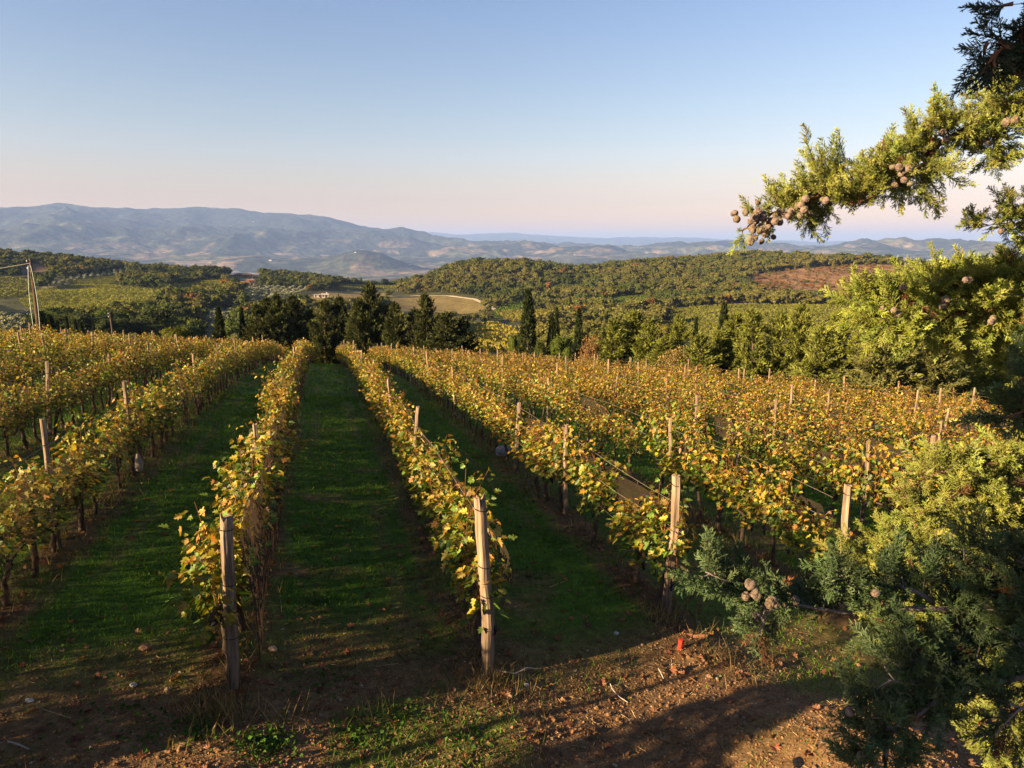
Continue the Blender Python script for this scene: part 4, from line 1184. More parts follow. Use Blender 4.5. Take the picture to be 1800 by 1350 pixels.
def house(name, label, at, size, rz, wall, roofc, wins, hip=False, flat=False):
    """walls, tiled roof with a chimney, windows and a door; size = (length, depth, eaves height)"""
    L, D, H = size
    root = obj(name, None, None, at, rz); tag(root, label, "house")
    g = Geo(); g.box((0, 0, H / 2 - 1), (L, D, H + 2), wall); obj("wall", g.mesh("wall", M_WALL), root)
    g = Geo(); e = 0.5; rh = D * (0.05 if flat else 0.24)
    V = np.array([[-L / 2 - e, -D / 2 - e, H + .02], [L / 2 + e, -D / 2 - e, H + .02], [L / 2 + e, D / 2 + e, H + .02], [-L / 2 - e, D / 2 + e, H + .02],
                  [-L / 2 - e + (L * .25 if hip else 0), 0, H + rh], [L / 2 + e - (L * .25 if hip else 0), 0, H + rh]])
    g.add(V, [(0, 1, 5), (0, 5, 4), (2, 3, 4), (2, 4, 5), (1, 2, 5), (3, 0, 4), (0, 2, 1), (0, 3, 2)], roofc)
    rf = obj("roof", g.mesh("roof", M_WALL), root)
    g = Geo(); g.box((L * 0.22, D * 0.12, H + rh + .2), (0.8, 0.8, 1.6), wall); obj("chimney", g.mesh("chimney", M_WALL), rf)
    for j in range(wins):
        for face in (-1, 1):
            g = Geo(); xx = (j + 0.5) / wins * L - L / 2
            g.box((xx, face * (D / 2 + .03), H * 0.62), (1.1, 0.10, 1.6), (0.05, 0.04, 0.035)); obj("window", g.mesh("window", M_WALL), root)
    g = Geo(); g.box((L * 0.1, -D / 2 - .03, 1.1), (1.4, 0.10, 2.3), (0.09, 0.05, 0.03)); obj("door", g.mesh("door", M_WALL), root)
    return root
TERRA = (0.33, 0.15, 0.085)
def hspot(px, py, r0=450, r1=1100):
    p = ground_at(px, py, r0, r1); return (float(p[0]), float(p[1]), gz(p[0], p[1]))
p1 = hspot(431, 503, 700); house("farmhouse", "small orange stone farmhouse with tiled roof in the olive trees", p1, (6.5, 5, 3.6), 0.5, (0.50, 0.27, 0.16), TERRA, 3)
p2 = hspot(441, 501, 700); house("farmhouse", "taller tiled farmhouse just right of the small orange one", p2, (6.5, 5, 4.6), 0.35, (0.48, 0.30, 0.19), TERRA, 3)
p3 = hspot(562, 523, 600); house("farmhouse", "low pale farm shed with flat roof beside the dry field", p3, (9, 5, 2.4), 0.2, (0.55, 0.47, 0.38), (0.5, 0.44, 0.4), 3, flat=True)
p4 = hspot(572, 523, 600); house("farmhouse", "tiny whitewashed shed right of the flat-roofed one", p4, (5, 4, 2.4), 0.2, (0.70, 0.65, 0.58), (0.5, 0.4, 0.35), 2)
v = hspot(428, 488, 700, 1100); house("villa", "long pale villa among trees on the dark ridge", v, (20, 7, 3.6), 0.3, (0.24, 0.19, 0.15), (0.13, 0.085, 0.065), 8, hip=True)
v2 = hspot(420, 482, 800, 1150); house("villa", "upper grey villa block behind the long one on the ridge", v2, (14, 9, 6), 0.3, (0.16, 0.14, 0.12), (0.2, 0.13, 0.1), 6, hip=True)
for j, (px, py, sz) in enumerate([(475, 458, 26), (445, 390, 26), (420, 389, 22), (65, 388, 24), (720, 466, 26), (625, 444, 24), (1010, 448, 26), (135, 392, 22)]):
    p = ground_at(px, py, 4500, 13300)
    house("distant_farmhouse", ["white", "pale", "cream"][j % 3] + " farmhouse far away on the hazy " + ("mountain slope" if py < 425 else "plain") + f", {nth(j + 1)} speck of its kind", (p[0], p[1], p[2] - 2), (sz, sz * 0.5, sz * 0.28), 0.3 * j, (0.55, 0.49, 0.42), (0.35, 0.22, 0.16), 3)

def utility_pole(px, ybase, ytop, extra, lean_px, rad, label, guys):
    a = azim(px, ybase); p = spot(px, float(edge_r(np.array([a]))[0]) + extra, ybase)
    h = height_to(px + lean_px, ytop, p)
    dep = p[1] * CP - p[2] * SP
    dq = ray(px + lean_px, ytop); lx = dq[0] / dq[1] * p[1] - p[0]
    root = obj("utility_pole", None, None, p); tag(root, label, "utility pole", "wooden utility poles")
    g = Geo(); g.tube([[0, 0, -1], [lx * .33, 0, h * .33], [lx * .66, 0.02, h * .66], [lx, 0, h]], [rad * 1.15, rad, rad * .85, rad * .7], 9, (0.13, 0.08, 0.05))
    obj("pole", g.mesh("pole", M_WOOD), root)
    for zz in (0.97, 0.90):
        g = Geo(); g.tube([[lx * zz - rad * 1.4, -rad, h * zz - .05], [lx * zz - rad * 1.4, -rad, h * zz + .07], [lx * zz - rad * 1.4, -rad, h * zz + .16]], [0.05, 0.07, 0.03], 8, (0.6, 0.58, 0.55)); 
        g.tube([[lx * zz, -rad * .5, h * zz], [lx * zz - rad * 1.4, -rad, h * zz]], 0.02, 5, (0.1, 0.1, 0.1)); obj("insulator", g.mesh("insulator", M_WALL), root)
    if guys:
        for sgn in (-1, 1):
            u = np.linspace(0, 1, 14)
            bow = np.stack([lx * (0.93 - 0.9 * u) + sgn * (0.16 + 0.42 * np.sin(u * math.pi) ** 0.9 * (1 - 0.35 * u)) * 0.8, -0.25 - 0 * u, h * (0.93 - 0.9 * u)], 1)
            g = Geo(); g.tube(bow, 0.024, 5, (0.60, 0.68, 0.62)); obj("guy_cable", g.mesh("guy_cable", M_WALL), root)
        g = Geo(); g.tube([[0, 0, h * .05], [0.01, 0, h * .12]], [rad * 1.25, rad * 1.25], 9, (0.42, 0.05, 0.03)); obj("red_band", g.mesh("red_band", M_WALL), root)
    return np.array(p) + [lx, 0, h]
ta = utility_pole(70, 604, 454, 7, -17, 0.19, "tall leaning wooden utility pole with white guy cables", True)
tb = utility_pole(199, 595, 549, 42, -6, 0.13, "short leaning wooden pole right of the tall utility pole", False)
def sag_wire(a, b, sag, label):
    u = np.linspace(0, 1, 30)[:, None]; o = np.array(a)
    pts = a * (1 - u) + b * u; pts[:, 2] -= (sag * 4 * u * (1 - u))[:, 0]
    g = Geo(); g.tube(pts - o, 0.03, 5, (0.10, 0.09, 0.08), cap=False)
    tag(obj("overhead_wire", g.mesh("overhead_wire", M_WIRE), None, tuple(o)), label, "wire", "overhead wires")
sag_wire(ta - [0, 0, 0.9], tb - [0, 0, 0.15], 2.6, "dark sagging wire between the tall pole and the short pole")
sag_wire(ta - [0, 0, 0.5], ta + np.array([-60, 18, -3.0]), 1.6, "pale wire leaving the tall pole towards the left edge")

# ------------------------------------------------------------------ the foreground cypress
def spray_proto(seed, nlat=11, ntw=7):
    """a scale-leaf spray of unit length along +X made of thin tapering twiglets"""
    rng = np.random.default_rng(seed)
    seg = []
    u = np.linspace(0, 1, 5); yy = np.cumsum(rng.normal(0, .02, 5)); zz = np.cumsum(rng.normal(0, .02, 5)); yy -= yy[0]; zz -= zz[0]
    ax = np.stack([u, yy, zz], 1)
    for a, b in zip(ax[:-1], ax[1:]): seg.append((a, b + (b - a) * 0.15, 0.017))
    for i in range(nlat * 2):
        x0 = 0.06 + 0.86 * (i + rng.uniform(0, .8)) / (nlat * 2)
        p0 = np.array([np.interp(x0, u, ax[:, k]) for k in range(3)])
        roll = (0 if i % 2 else math.pi) + rng.normal(0, 0.75)
        L = (0.44 - 0.30 * x0) * rng.uniform(0.65, 1.2)
        ang = rng.uniform(0.55, 0.95)
        d = np.array([math.cos(ang), math.sin(ang) * math.cos(roll), math.sin(ang) * math.sin(roll)])
        p1 = p0 + d * L
        seg.append((p0, p1, 0.015))
        for j in range(ntw):
            v = 0.18 + 0.8 * (j + rng.uniform(0, .6)) / ntw
            q0 = p0 + d * L * v
            dd = unit(d + rng.normal(0, 0.55, 3) + np.array([0.3, 0, 0]))
            seg.append((q0, q0 + dd * rng.uniform(0.06, 0.125), 0.018))
    V, T, C = [], [], []
    for a, b, r in seg:
        t = unit(b - a); ref = np.array([0, 0, 1.0]) if abs(t[2]) < .9 else np.array([1.0, 0, 0])
        s1 = unit(np.cross(t, ref)); s2 = np.cross(t, s1); n = len(V)
        for k in range(3):
            th = k * 2.0944; V.append(a + r * (math.cos(th) * s1 + math.sin(th) * s2))
        m_ = a * .35 + b * .65
        V.append(b + t * r * 0.5)
        T += [(n, n + 1, n + 3), (n + 1, n + 2, n + 3), (n + 2, n, n + 3)]
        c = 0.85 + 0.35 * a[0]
        C += [np.array([1, 1, 1]) * c] * 4
    return np.array(V), np.array(T), np.array(C)
SPRAY = [spray_proto(900 + i) for i in range(7)]

def cone_mesh(seed):
    rng = np.random.default_rng(seed)
    V, Fa = ico_arr(2)
    ctr = unit(rng.normal(0, 1, (11, 3)))
    dt = V @ ctr.T; k = np.argsort(-dt, 1); d1 = np.take_along_axis(dt, k[:, :1], 1)[:, 0]; d2 = np.take_along_axis(dt, k[:, 1:2], 1)[:, 0]
    edge = np.clip((d1 - d2) / 0.11, 0, 1)
    r = 1 - 0.13 * (1 - edge) + 0.10 * np.clip((d1 - 0.965) / 0.035, 0, 1)
    W = V * r[:, None] * [rng.uniform(.88, 1), 1, rng.uniform(1.0, 1.2)]
    C = (np.array([0.25, 0.195, 0.145]) * rng.uniform(0.75, 1.15) * [1, rng.uniform(0.92, 1.08), rng.uniform(0.85, 1.1)])[None] * (0.30 + 0.70 * edge)[:, None] * rng.uniform(0.85, 1.15, (len(V), 1))
    return mesh("seed_cone", W, Fa, M_CONE, C)
CONES = [cone_mesh(950 + i) for i in range(4)]

CY_TRUNK = np.array([3.25, 2.75])
cy_base = (float(CY_TRUNK[0]), float(CY_TRUNK[1]), gz(*CY_TRUNK))
CYP = obj("cypress_tree", None, None, cy_base)
tag(CYP, "big foreground cypress reaching cone-bearing branches in from the right edge", "cypress")
CB = np.array(cy_base)
g = Geo()
zt = np.linspace(-0.6, 9.5, 16)
g.tube(np.stack([0.05 * np.sin(zt), 0.05 * np.cos(zt * 1.3), zt], 1), np.linspace(0.19, 0.03, 16), 12, (0.15, 0.10, 0.075))
obj("trunk", g.mesh("trunk", M_BARK, True), CYP)

def cyp_branch(paths, seed, dens=46, sec=(0.07, 0.20), spray=(0.065, 0.105), col=(0.2, 0.2, 0.05), r0=0.022, label=None, start=0.0, cones=(), up=0.25, wood=(0.115, 0.060, 0.036), taper=0.5, bare=(), tipcut=False):
    """paths: list of polylines of (px, py, depth), thick end first; the first is also joined to the trunk"""
    rng = np.random.default_rng(seed)
    wg = Geo(); P, D, S, T = [], [], [], []
    for ip, path in enumerate(paths):
        pts = np.array([P3(*q) for q in path])
        # resample smoothly
        L = np.concatenate([[0], np.cumsum(np.linalg.norm(np.diff(pts, axis=0), axis=1))])
        m = max(6, int(L[-1] / 0.05)); li = np.linspace(0, L[-1], m)
        pp = np.stack([np.interp(li, L, pts[:, k]) for k in range(3)], 1)
        for _ in range(3): pp[1:-1] = 0.25 * pp[:-2] + 0.5 * pp[1:-1] + 0.25 * pp[2:]
        pp[1:-1] += rng.normal(0, 0.006, (m - 2, 3))
        rr = r0 * (1 if ip == 0 else 0.6)
        wg.tube(pp - CB, np.linspace(rr, rr * 0.16, m), 7, wood)
        if ip == 0:
            j0 = np.array([CY_TRUNK[0], CY_TRUNK[1], pp[0][2] - 0.35])
            u = np.linspace(0, 1, 7)[:, None]; lk = j0 * (1 - u) + pp[0] * u; lk[:, 2] += 0.12 * np.sin(u[:, 0] * math.pi)
            wg.tube(lk - CB, np.linspace(rr * 1.7, rr, 7), 7, wood)
            # foliage on the stretch between the trunk and the edge of the picture
            for q in range(int(np.linalg.norm(lk[-1] - lk[0]) * (130 if path[0][2] > 1.75 else 0))):
                f = rng.uniform(1.2, 4.8); k = int(f); p_ = lk[k] + (lk[k + 1] - lk[k]) * (f - k)
                d_ = unit(rng.normal(0, 1, 3) + unit(lk[-1] - lk[0]) * 0.5); q_ = rng.uniform(0.02, 0.13)
                P.append(p_ + d_ * q_); D.append(d_ + rng.normal(0, .3, 3)); S.append(rng.uniform(0.08, 0.13)); T.append(rng.uniform(0.8, 1.15))
        ns = int(L[-1] * dens * 1.5)
        for q in range(ns):
            u = start + (1 - start) * (q + rng.random()) / ns
            if any(a < u < b for a, b in bare) and ip == 0: continue
            f = u * (m - 1); k = min(int(f), m - 2); p = pp[k] + (pp[k + 1] - pp[k]) * (f - k)
            if ip == 0 and u > 0.87 and tipcut and rng.random() < 0.62: continue
            tgt = unit(pp[min(k + 2, m - 1)] - pp[max(k - 1, 0)])
            perp = rng.normal(0, 1, 3); perp -= tgt * (perp @ tgt); perp = unit(perp)
            d = unit(tgt * rng.uniform(0.35, 0.95) + perp * 0.85 + np.array([0, 0, up]))
            sl = rng.uniform(*sec) * (1 - taper * u)
            v = np.linspace(0, 1, 5)[:, None]
            cur = rng.normal(0, 0.18, 3) + np.array([0, 0, 0.15])
            sp = p + d * sl * v + cur * sl * v * v
            wg.tube(sp - CB, np.linspace(0.0030, 0.0012, 5), 3, np.array(wood) * 1.15, cap=False)
            n = max(4, int(sl / 0.017)); tint = rng.uniform(0.75, 1.2)
            for e in range(n + 1):
                w_ = 0.18 + 0.82 * e / n
                p_ = p + d * sl * w_ + cur * sl * w_ * w_
                dd = unit(d + cur * 2 * w_ * 0.6)
                pr = rng.normal(0, 1, 3)
                P.append(p_); D.append(dd * (1.2 if e == n else 0.9) + pr * (0.15 if e == n else 0.48) + np.array([0, 0, 0.12]))
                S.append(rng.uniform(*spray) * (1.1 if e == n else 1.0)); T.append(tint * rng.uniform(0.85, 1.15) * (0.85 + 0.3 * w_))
    P, D, S, T = np.array(P), np.array(D), np.array(S), np.array(T)
    n = len(P)
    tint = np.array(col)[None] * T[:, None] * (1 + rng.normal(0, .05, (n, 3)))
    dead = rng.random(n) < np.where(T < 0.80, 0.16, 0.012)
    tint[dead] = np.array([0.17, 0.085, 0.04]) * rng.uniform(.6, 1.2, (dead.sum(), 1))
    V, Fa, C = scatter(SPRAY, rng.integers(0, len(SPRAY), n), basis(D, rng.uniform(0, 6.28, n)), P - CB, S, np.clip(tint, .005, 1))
    b = obj("branch", wg.mesh("branch", M_CANE, True), CYP)
    if label: b['label'] = label
    obj("foliage", mesh("foliage", V, Fa, M_CYP, C), b)
    for (cx_, cy_, cd, num, sprd, rad) in cones:
        for q in range(num):
            o = obj("seed_cone", CONES[int(rng.integers(4))], b)
            pos = P3(cx_ + rng.normal(0, sprd), cy_ + rng.normal(0, sprd * 0.75), cd + rng.normal(0, 0.05))
            o.location = pos - CB; o.rotation_euler = tuple(rng.uniform(0, 6.28, 3)); s_ = 0.87 * rad * rng.uniform(0.72, 1.15); o.scale = (s_, s_, s_)
    return n

LIT = (0.225, 0.245, 0.056); MIDC = (0.115, 0.140, 0.034); SHADEC = (0.078, 0.115, 0.047)  # one tree's foliage; sunlight and shade of the branches painted into these colours
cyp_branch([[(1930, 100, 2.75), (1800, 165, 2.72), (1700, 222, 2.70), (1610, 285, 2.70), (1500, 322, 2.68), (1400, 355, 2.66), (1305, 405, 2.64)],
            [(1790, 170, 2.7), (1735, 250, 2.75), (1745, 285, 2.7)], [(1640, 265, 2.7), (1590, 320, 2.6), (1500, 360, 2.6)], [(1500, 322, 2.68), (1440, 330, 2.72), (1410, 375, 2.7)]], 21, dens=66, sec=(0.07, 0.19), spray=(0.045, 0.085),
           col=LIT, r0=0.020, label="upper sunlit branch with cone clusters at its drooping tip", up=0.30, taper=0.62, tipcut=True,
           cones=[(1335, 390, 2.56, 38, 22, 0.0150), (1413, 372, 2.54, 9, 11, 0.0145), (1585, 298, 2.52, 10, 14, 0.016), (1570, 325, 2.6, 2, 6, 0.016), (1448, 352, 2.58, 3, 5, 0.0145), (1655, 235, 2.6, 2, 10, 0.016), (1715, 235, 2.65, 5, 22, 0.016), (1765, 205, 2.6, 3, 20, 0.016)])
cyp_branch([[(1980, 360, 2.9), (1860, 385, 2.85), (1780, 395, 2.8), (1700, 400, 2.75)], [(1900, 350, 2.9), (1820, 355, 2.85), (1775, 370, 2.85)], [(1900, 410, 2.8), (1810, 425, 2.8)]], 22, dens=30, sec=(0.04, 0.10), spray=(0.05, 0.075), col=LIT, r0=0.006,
           label="thin yellow-green branch poking in at mid height", cones=[(1785, 388, 2.75, 5, 14, 0.015), (1760, 410, 2.75, 1, 3, 0.015)])
cyp_branch([[(2000, 530, 3.5), (1850, 510, 3.45), (1700, 512, 3.4), (1590, 530, 3.35), (1505, 535, 3.3)], [(1950, 480, 3.4), (1820, 485, 3.4), (1730, 495, 3.4), (1690, 505, 3.35)], [(1900, 600, 3.5), (1800, 585, 3.5), (1730, 590, 3.5), (1690, 600, 3.5)],
            [(1750, 540, 3.3), (1660, 560, 3.25), (1585, 585, 3.2)], [(1950, 560, 3.3), (1840, 560, 3.25), (1740, 545, 3.2)], [(1980, 660, 3.6), (1870, 650, 3.5), (1790, 655, 3.5)], [(1640, 520, 3.3), (1580, 540, 3.2), (1545, 570, 3.2)]], 23, dens=46, sec=(0.08, 0.18), up=0.08, spray=(0.07, 0.115),
           col=(0.240, 0.270, 0.052), r0=0.020, label="broad bright green branch mass at eye level", taper=0.4, cones=[(1668, 533, 3.1, 4, 7, 0.018), (1702, 496, 3.1, 2, 5, 0.018), (1560, 530, 3.1, 4, 20, 0.016), (1750, 560, 3.1, 2, 5, 0.016)])  # lit foliage colour again, sunlight painted in
cyp_branch([[(2080, 690, 1.65), (1930, 700, 1.6), (1850, 710, 1.55), (1775, 730, 1.52)], [(2000, 650, 1.6), (1890, 665, 1.55), (1810, 680, 1.55)], [(2000, 770, 1.6), (1900, 765, 1.55), (1810, 762, 1.55)]], 24, dens=44, sec=(0.04, 0.095), spray=(0.045, 0.07), col=SHADEC, r0=0.010,
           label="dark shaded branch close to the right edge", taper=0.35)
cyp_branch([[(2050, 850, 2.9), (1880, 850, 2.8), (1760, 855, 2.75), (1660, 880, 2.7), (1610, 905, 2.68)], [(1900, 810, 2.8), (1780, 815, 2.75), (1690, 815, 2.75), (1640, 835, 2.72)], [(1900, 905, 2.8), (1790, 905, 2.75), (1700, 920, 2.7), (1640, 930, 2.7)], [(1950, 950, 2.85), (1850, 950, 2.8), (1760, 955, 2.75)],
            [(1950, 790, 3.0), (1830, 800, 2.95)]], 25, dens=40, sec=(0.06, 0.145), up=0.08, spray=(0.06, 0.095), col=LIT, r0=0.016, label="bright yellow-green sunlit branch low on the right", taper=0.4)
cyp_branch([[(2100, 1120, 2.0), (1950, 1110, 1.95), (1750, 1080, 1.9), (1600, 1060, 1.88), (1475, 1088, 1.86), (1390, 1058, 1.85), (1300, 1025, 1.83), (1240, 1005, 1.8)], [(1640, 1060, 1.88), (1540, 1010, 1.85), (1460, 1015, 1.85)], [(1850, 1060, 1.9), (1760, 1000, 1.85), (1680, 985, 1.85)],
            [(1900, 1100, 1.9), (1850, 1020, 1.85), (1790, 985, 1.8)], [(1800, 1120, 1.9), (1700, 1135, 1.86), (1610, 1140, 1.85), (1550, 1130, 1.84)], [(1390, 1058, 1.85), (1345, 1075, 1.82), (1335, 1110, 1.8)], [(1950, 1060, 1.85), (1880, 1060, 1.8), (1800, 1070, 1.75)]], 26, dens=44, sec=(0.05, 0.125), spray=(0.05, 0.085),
           col=SHADEC, r0=0.014, label="dark shaded lower branch with grey cones near its tip", wood=(0.15, 0.12, 0.11), taper=0.45, bare=((0.52, 0.66),),
           cones=[(1318, 1035, 1.74, 6, 10, 0.0135), (1362, 1065, 1.74, 4, 10, 0.0135), (1395, 1053, 1.8, 1, 2, 0.0145), (1330, 1082, 1.8, 1, 3, 0.015), (1535, 1043, 1.8, 1, 4, 0.014), (1348, 1028, 1.8, 1, 3, 0.015)])
cyp_branch([[(2050, 1130, 1.9), (1900, 1160, 1.85), (1760, 1195, 1.8), (1660, 1210, 1.78), (1605, 1255, 1.76), (1560, 1300, 1.74), (1525, 1325, 1.72)], [(1680, 1200, 1.78), (1630, 1190, 1.76), (1560, 1195, 1.75)], [(1760, 1195, 1.8), (1690, 1150, 1.76), (1600, 1160, 1.75)], [(1850, 1180, 1.8), (1800, 1250, 1.76), (1760, 1280, 1.75)],
            [(1580, 1285, 1.74), (1545, 1260, 1.72), (1510, 1250, 1.72)], [(1560, 1300, 1.74), (1570, 1345, 1.72), (1530, 1390, 1.7)], [(1900, 1150, 1.8), (1850, 1130, 1.75), (1790, 1130, 1.72)]], 27, dens=40, sec=(0.05, 0.115), spray=(0.05, 0.085), col=SHADEC, r0=0.015, label="dark lowest branch with a bare grey curved stem",
           wood=(0.17, 0.14, 0.13), taper=0.4, bare=((0.46, 0.62),), cones=[(1495, 1252, 1.68, 1, 2, 0.0165), (1516, 1332, 1.66, 1, 2, 0.019), (1405, 1345, 1.7, 1, 3, 0.014)])
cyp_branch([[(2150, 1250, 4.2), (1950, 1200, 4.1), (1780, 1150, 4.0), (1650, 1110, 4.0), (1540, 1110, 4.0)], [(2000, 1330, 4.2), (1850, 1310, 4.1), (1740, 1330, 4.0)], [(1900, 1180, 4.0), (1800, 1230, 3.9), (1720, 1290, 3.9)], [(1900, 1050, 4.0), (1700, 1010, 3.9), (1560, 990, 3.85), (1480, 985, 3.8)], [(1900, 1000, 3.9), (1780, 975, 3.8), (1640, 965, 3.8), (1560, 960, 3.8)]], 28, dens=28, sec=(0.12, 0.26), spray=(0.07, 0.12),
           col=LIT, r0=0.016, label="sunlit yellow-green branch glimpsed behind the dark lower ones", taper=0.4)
cyp_branch([[(1960, 80, 0.85), (1860, 70, 0.80), (1790, 62, 0.78), (1735, 75, 0.77)], [(1860, 70, 0.8), (1800, 20, 0.78), (1755, 10, 0.77)], [(1860, 75, 0.8), (1800, 100, 0.78), (1740, 100, 0.77)], [(1880, 100, 0.82), (1830, 125, 0.8), (1790, 140, 0.78)]], 29, dens=44, sec=(0.018, 0.045), spray=(0.024, 0.04), col=(0.05, 0.075, 0.045), r0=0.003,  # shade on this twig painted into its darker green
           label="very near dark twig in the top right corner", taper=0.3, up=0.1)

# ------------------------------------------------------------------ unseen trees added beside the viewer to cast shade
def shade_cypress(x, y, h, w, label):  # added shadow caster, stands out of view
    o = plant(("col", 0), "cypress_tree", lambda: columnar(500, CY), (x, y, gz(x, y)), h / 10, w)
    tag(o, label, "cypress")

shade_cypress(-6.4, -2.9, 6.6, 1.05, "added tall columnar cypress casting shade from out of view beside the viewpoint")
shade_cypress(-8.0, 3.78, 2.75, 0.50, "added bushy cypress casting shade on the near row ends from out of view")
def shade_crown_tree():  # added caster, crown lifted so that its shadow lands farther out
    A, T = columnar(505, CY, h=10.0, rad=0.085, n=3000)
    A[0][:, 2] = 2.65 + A[0][:, 2] * 0.105; A[0][:, :2] *= 0.70
    g = Geo(); g.tube([[0, 0, -0.4], [0.02, 0, 1.5], [0, 0, 3.0]], [0.06, 0.05, 0.03], 7, (0.10, 0.07, 0.05))
    return A, g.arr()
_b = (-8.0, 2.44, gz(-8.0, 2.44))
tag(plant(("standard", 0), "shade_caster_tree", shade_crown_tree, _b, 1.0, 1.0, 0.0), "added raised crown on a bare trunk, casting shade on the headland, unseen", "tree")
shade_cypress(-5.75, 2.45, 1.98, 0.50, "added young cypress casting shade across the headland from out of view")

# ------------------------------------------------------------------ grass, weeds, litter
def blades(n, region, size, colf, seed, spread=0.5, dens=None, w0=0.10):
    rng = np.random.default_rng(seed)
    x, y = region(n, rng)
    if dens is not None:
        k = rng.random(len(x)) < dens(x, y); x, y = x[k], y[k]
    z = ground_z(x, y); n = len(x)
    r = np.hypot(x, y)
    L = rng.uniform(*size, n); W = L * w0 * np.clip(r / 9, 1, 4) * rng.uniform(0.7, 1.3, n)
    D = np.stack([rng.normal(0, spread, n), rng.normal(0, spread, n), np.ones(n)], 1)
    V0 = np.array([[0, -0.5, 0], [0, 0.5, 0], [0.55, 0.3, 0.10], [0.55, -0.3, 0.10], [1, 0, 0.30]]); T0 = np.array([(0, 1, 2), (0, 2, 3), (3, 2, 4)])
    return scatter([(V0, T0, np.ones((5, 3)))], np.zeros(n, int), basis(D, rng.uniform(0, 6.28, n)), np.stack([x, y, z - 0.01], 1), np.stack([L, W, L], 1), colf(x, y, n, rng))
def fan(r0, r1, a0=-40, a1=40, p=1.0):
    def f(n, rng):
        r = r0 + (r1 - r0) * rng.uniform(0, 1, n) ** p; a = np.radians(rng.uniform(a0, a1, n))
        return r * np.sin(a), r * np.cos(a)
    return f
def gcol(x, y, n, rng):
    b = np.array([0.078, 0.165, 0.014]) * rng.uniform(0.6, 1.4, (n, 1)) * (1 + 0.35 * fbm(x * .7, y * .7, 3, 171))[:, None]
    d = rng.random(n) < 0.10
    b[d] = np.array([0.20, 0.15, 0.06]) * rng.uniform(.6, 1.2, (d.sum(), 1))
    return b
A = [blades(260000, fan(5.2, 30, p=1.15), (0.035, 0.10), gcol, 41, 0.55, lambda x, y: lane_grass(x, y) ** 1.2), blades(60000, fan(28, 80), (0.08, 0.16), gcol, 42, 0.5, lambda x, y: lane_grass(x, y))]
V = np.concatenate([a[0] for a in A]); Fa = np.concatenate([A[0][1], A[1][1] + len(A[0][0])]); C = np.concatenate([a[2] for a in A])
tag(obj("grass", mesh("grass", V, Fa, M_GRASS, C)), "short green grass growing between the vine rows", "grass", kind='stuff')
def under_row(x, y):
    t, s = to_ts(x, y); ds = np.abs((s - S0 + SS / 2) % SS - SS / 2)
    return np.exp(-(ds / 0.32) ** 2) * sstep(5.8, 7.2, t) * 0.9
wcol = lambda x, y, n, rng: np.where(rng.random((n, 1)) < 0.55, np.array([[0.19, 0.135, 0.065]]), np.array([[0.060, 0.078, 0.022]])) * rng.uniform(0.5, 1.25, (n, 1))
A = [blades(90000, fan(5.2, 34, p=1.1), (0.08, 0.30), wcol, 43, 0.45, under_row, w0=0.035),
     blades(9000, fan(5.0, 8.6), (0.06, 0.24), wcol, 44, 0.6, lambda x, y: sstep(0.0, 0.35, fbm(x * 1.1, y * 1.1, 3, 172)) * 0.5, w0=0.04)]
# the dry tuft and tall stems at the foot of the left end post, and small tufts by the other two
for (px, py, num, hh, seed) in [(385, 1265, 240, (0.10, 0.34), 45), (340, 1240, 60, (0.1, 0.3), 46), (500, 1275, 26, (0.2, 0.42), 47), (655, 1262, 12, (0.2, 0.4), 48), (845, 1200, 110, (0.08, 0.28), 49), (1165, 1100, 130, (0.08, 0.30), 50), (940, 1230, 40, (0.06, 0.2), 51)]:
    b = hit_ground(px, py)
    A.append(blades(num, lambda n, rng, b=b: (b[0] + rng.normal(0, .16, n), b[1] + rng.normal(0, .12, n)), hh, lambda x, y, n, rng: np.array([[0.30, 0.215, 0.10]]) * rng.uniform(.5, 1.25, (n, 1)), seed, 0.42, w0=0.03))
n0 = 0; Fs = []
for a in A: Fs.append(a[1] + n0); n0 += len(a[0])
tag(obj("dry_weeds", mesh("dry_weeds", np.concatenate([a[0] for a in A]), np.concatenate(Fs), M_GRASS, np.concatenate([a[2] for a in A]))), "dry straw-coloured weeds around the posts and under the vines", "weeds", kind='stuff')
# low leafy weed clumps
rng = np.random.default_rng(61)
lv, lt = leaf_quad(); P, D, S, C = [], [], [], []
for (px, py, rad, num) in [(470, 1310, 0.24, 420), (350, 1290, 0.2, 160), (700, 1255, 0.3, 160), (620, 1290, 0.3, 120), (830, 1290, 0.35, 110), (560, 1200, 0.4, 140), (260, 1290, 0.3, 110), (180, 1250, 0.4, 90), (560, 1060, 0.3, 160), (930, 1010, 0.4, 160), (1000, 960, 0.5, 200), (300, 1010, 0.5, 160), (760, 1130, 0.4, 120), (1150, 940, 0.5, 200), (900, 870, 0.6, 200), (230, 900, 0.6, 240), (100, 1130, 0.5, 130)]:
    b = hit_ground(px, py)
    for q in range(num):
        x_, y_ = b[0] + rng.normal(0, rad * .6), b[1] + rng.normal(0, rad * .6)
        P.append([x_, y_, 0]); D.append([rng.normal(), rng.normal(), rng.uniform(0.0, 0.9)]); S.append(rng.uniform(0.02, 0.055)); C.append(np.array([0.055, 0.105, 0.022]) * rng.uniform(.6, 1.5))
P = np.array(P); P[:, 2] = ground_z(P[:, 0], P[:, 1]) + rng.uniform(0.0, 0.05, len(P))
V, Fa, C = scatter([(lv, lt, np.ones((len(lv), 3)))], np.zeros(len(P), int), basis(np.array(D), rng.normal(0, .5, len(P))), P, np.array(S), np.array(C))
tag(obj("leafy_weeds", mesh("leafy_weeds", V, Fa, M_GRASS, C)), "low leafy green weed clumps on the headland soil", "weeds", kind='stuff')
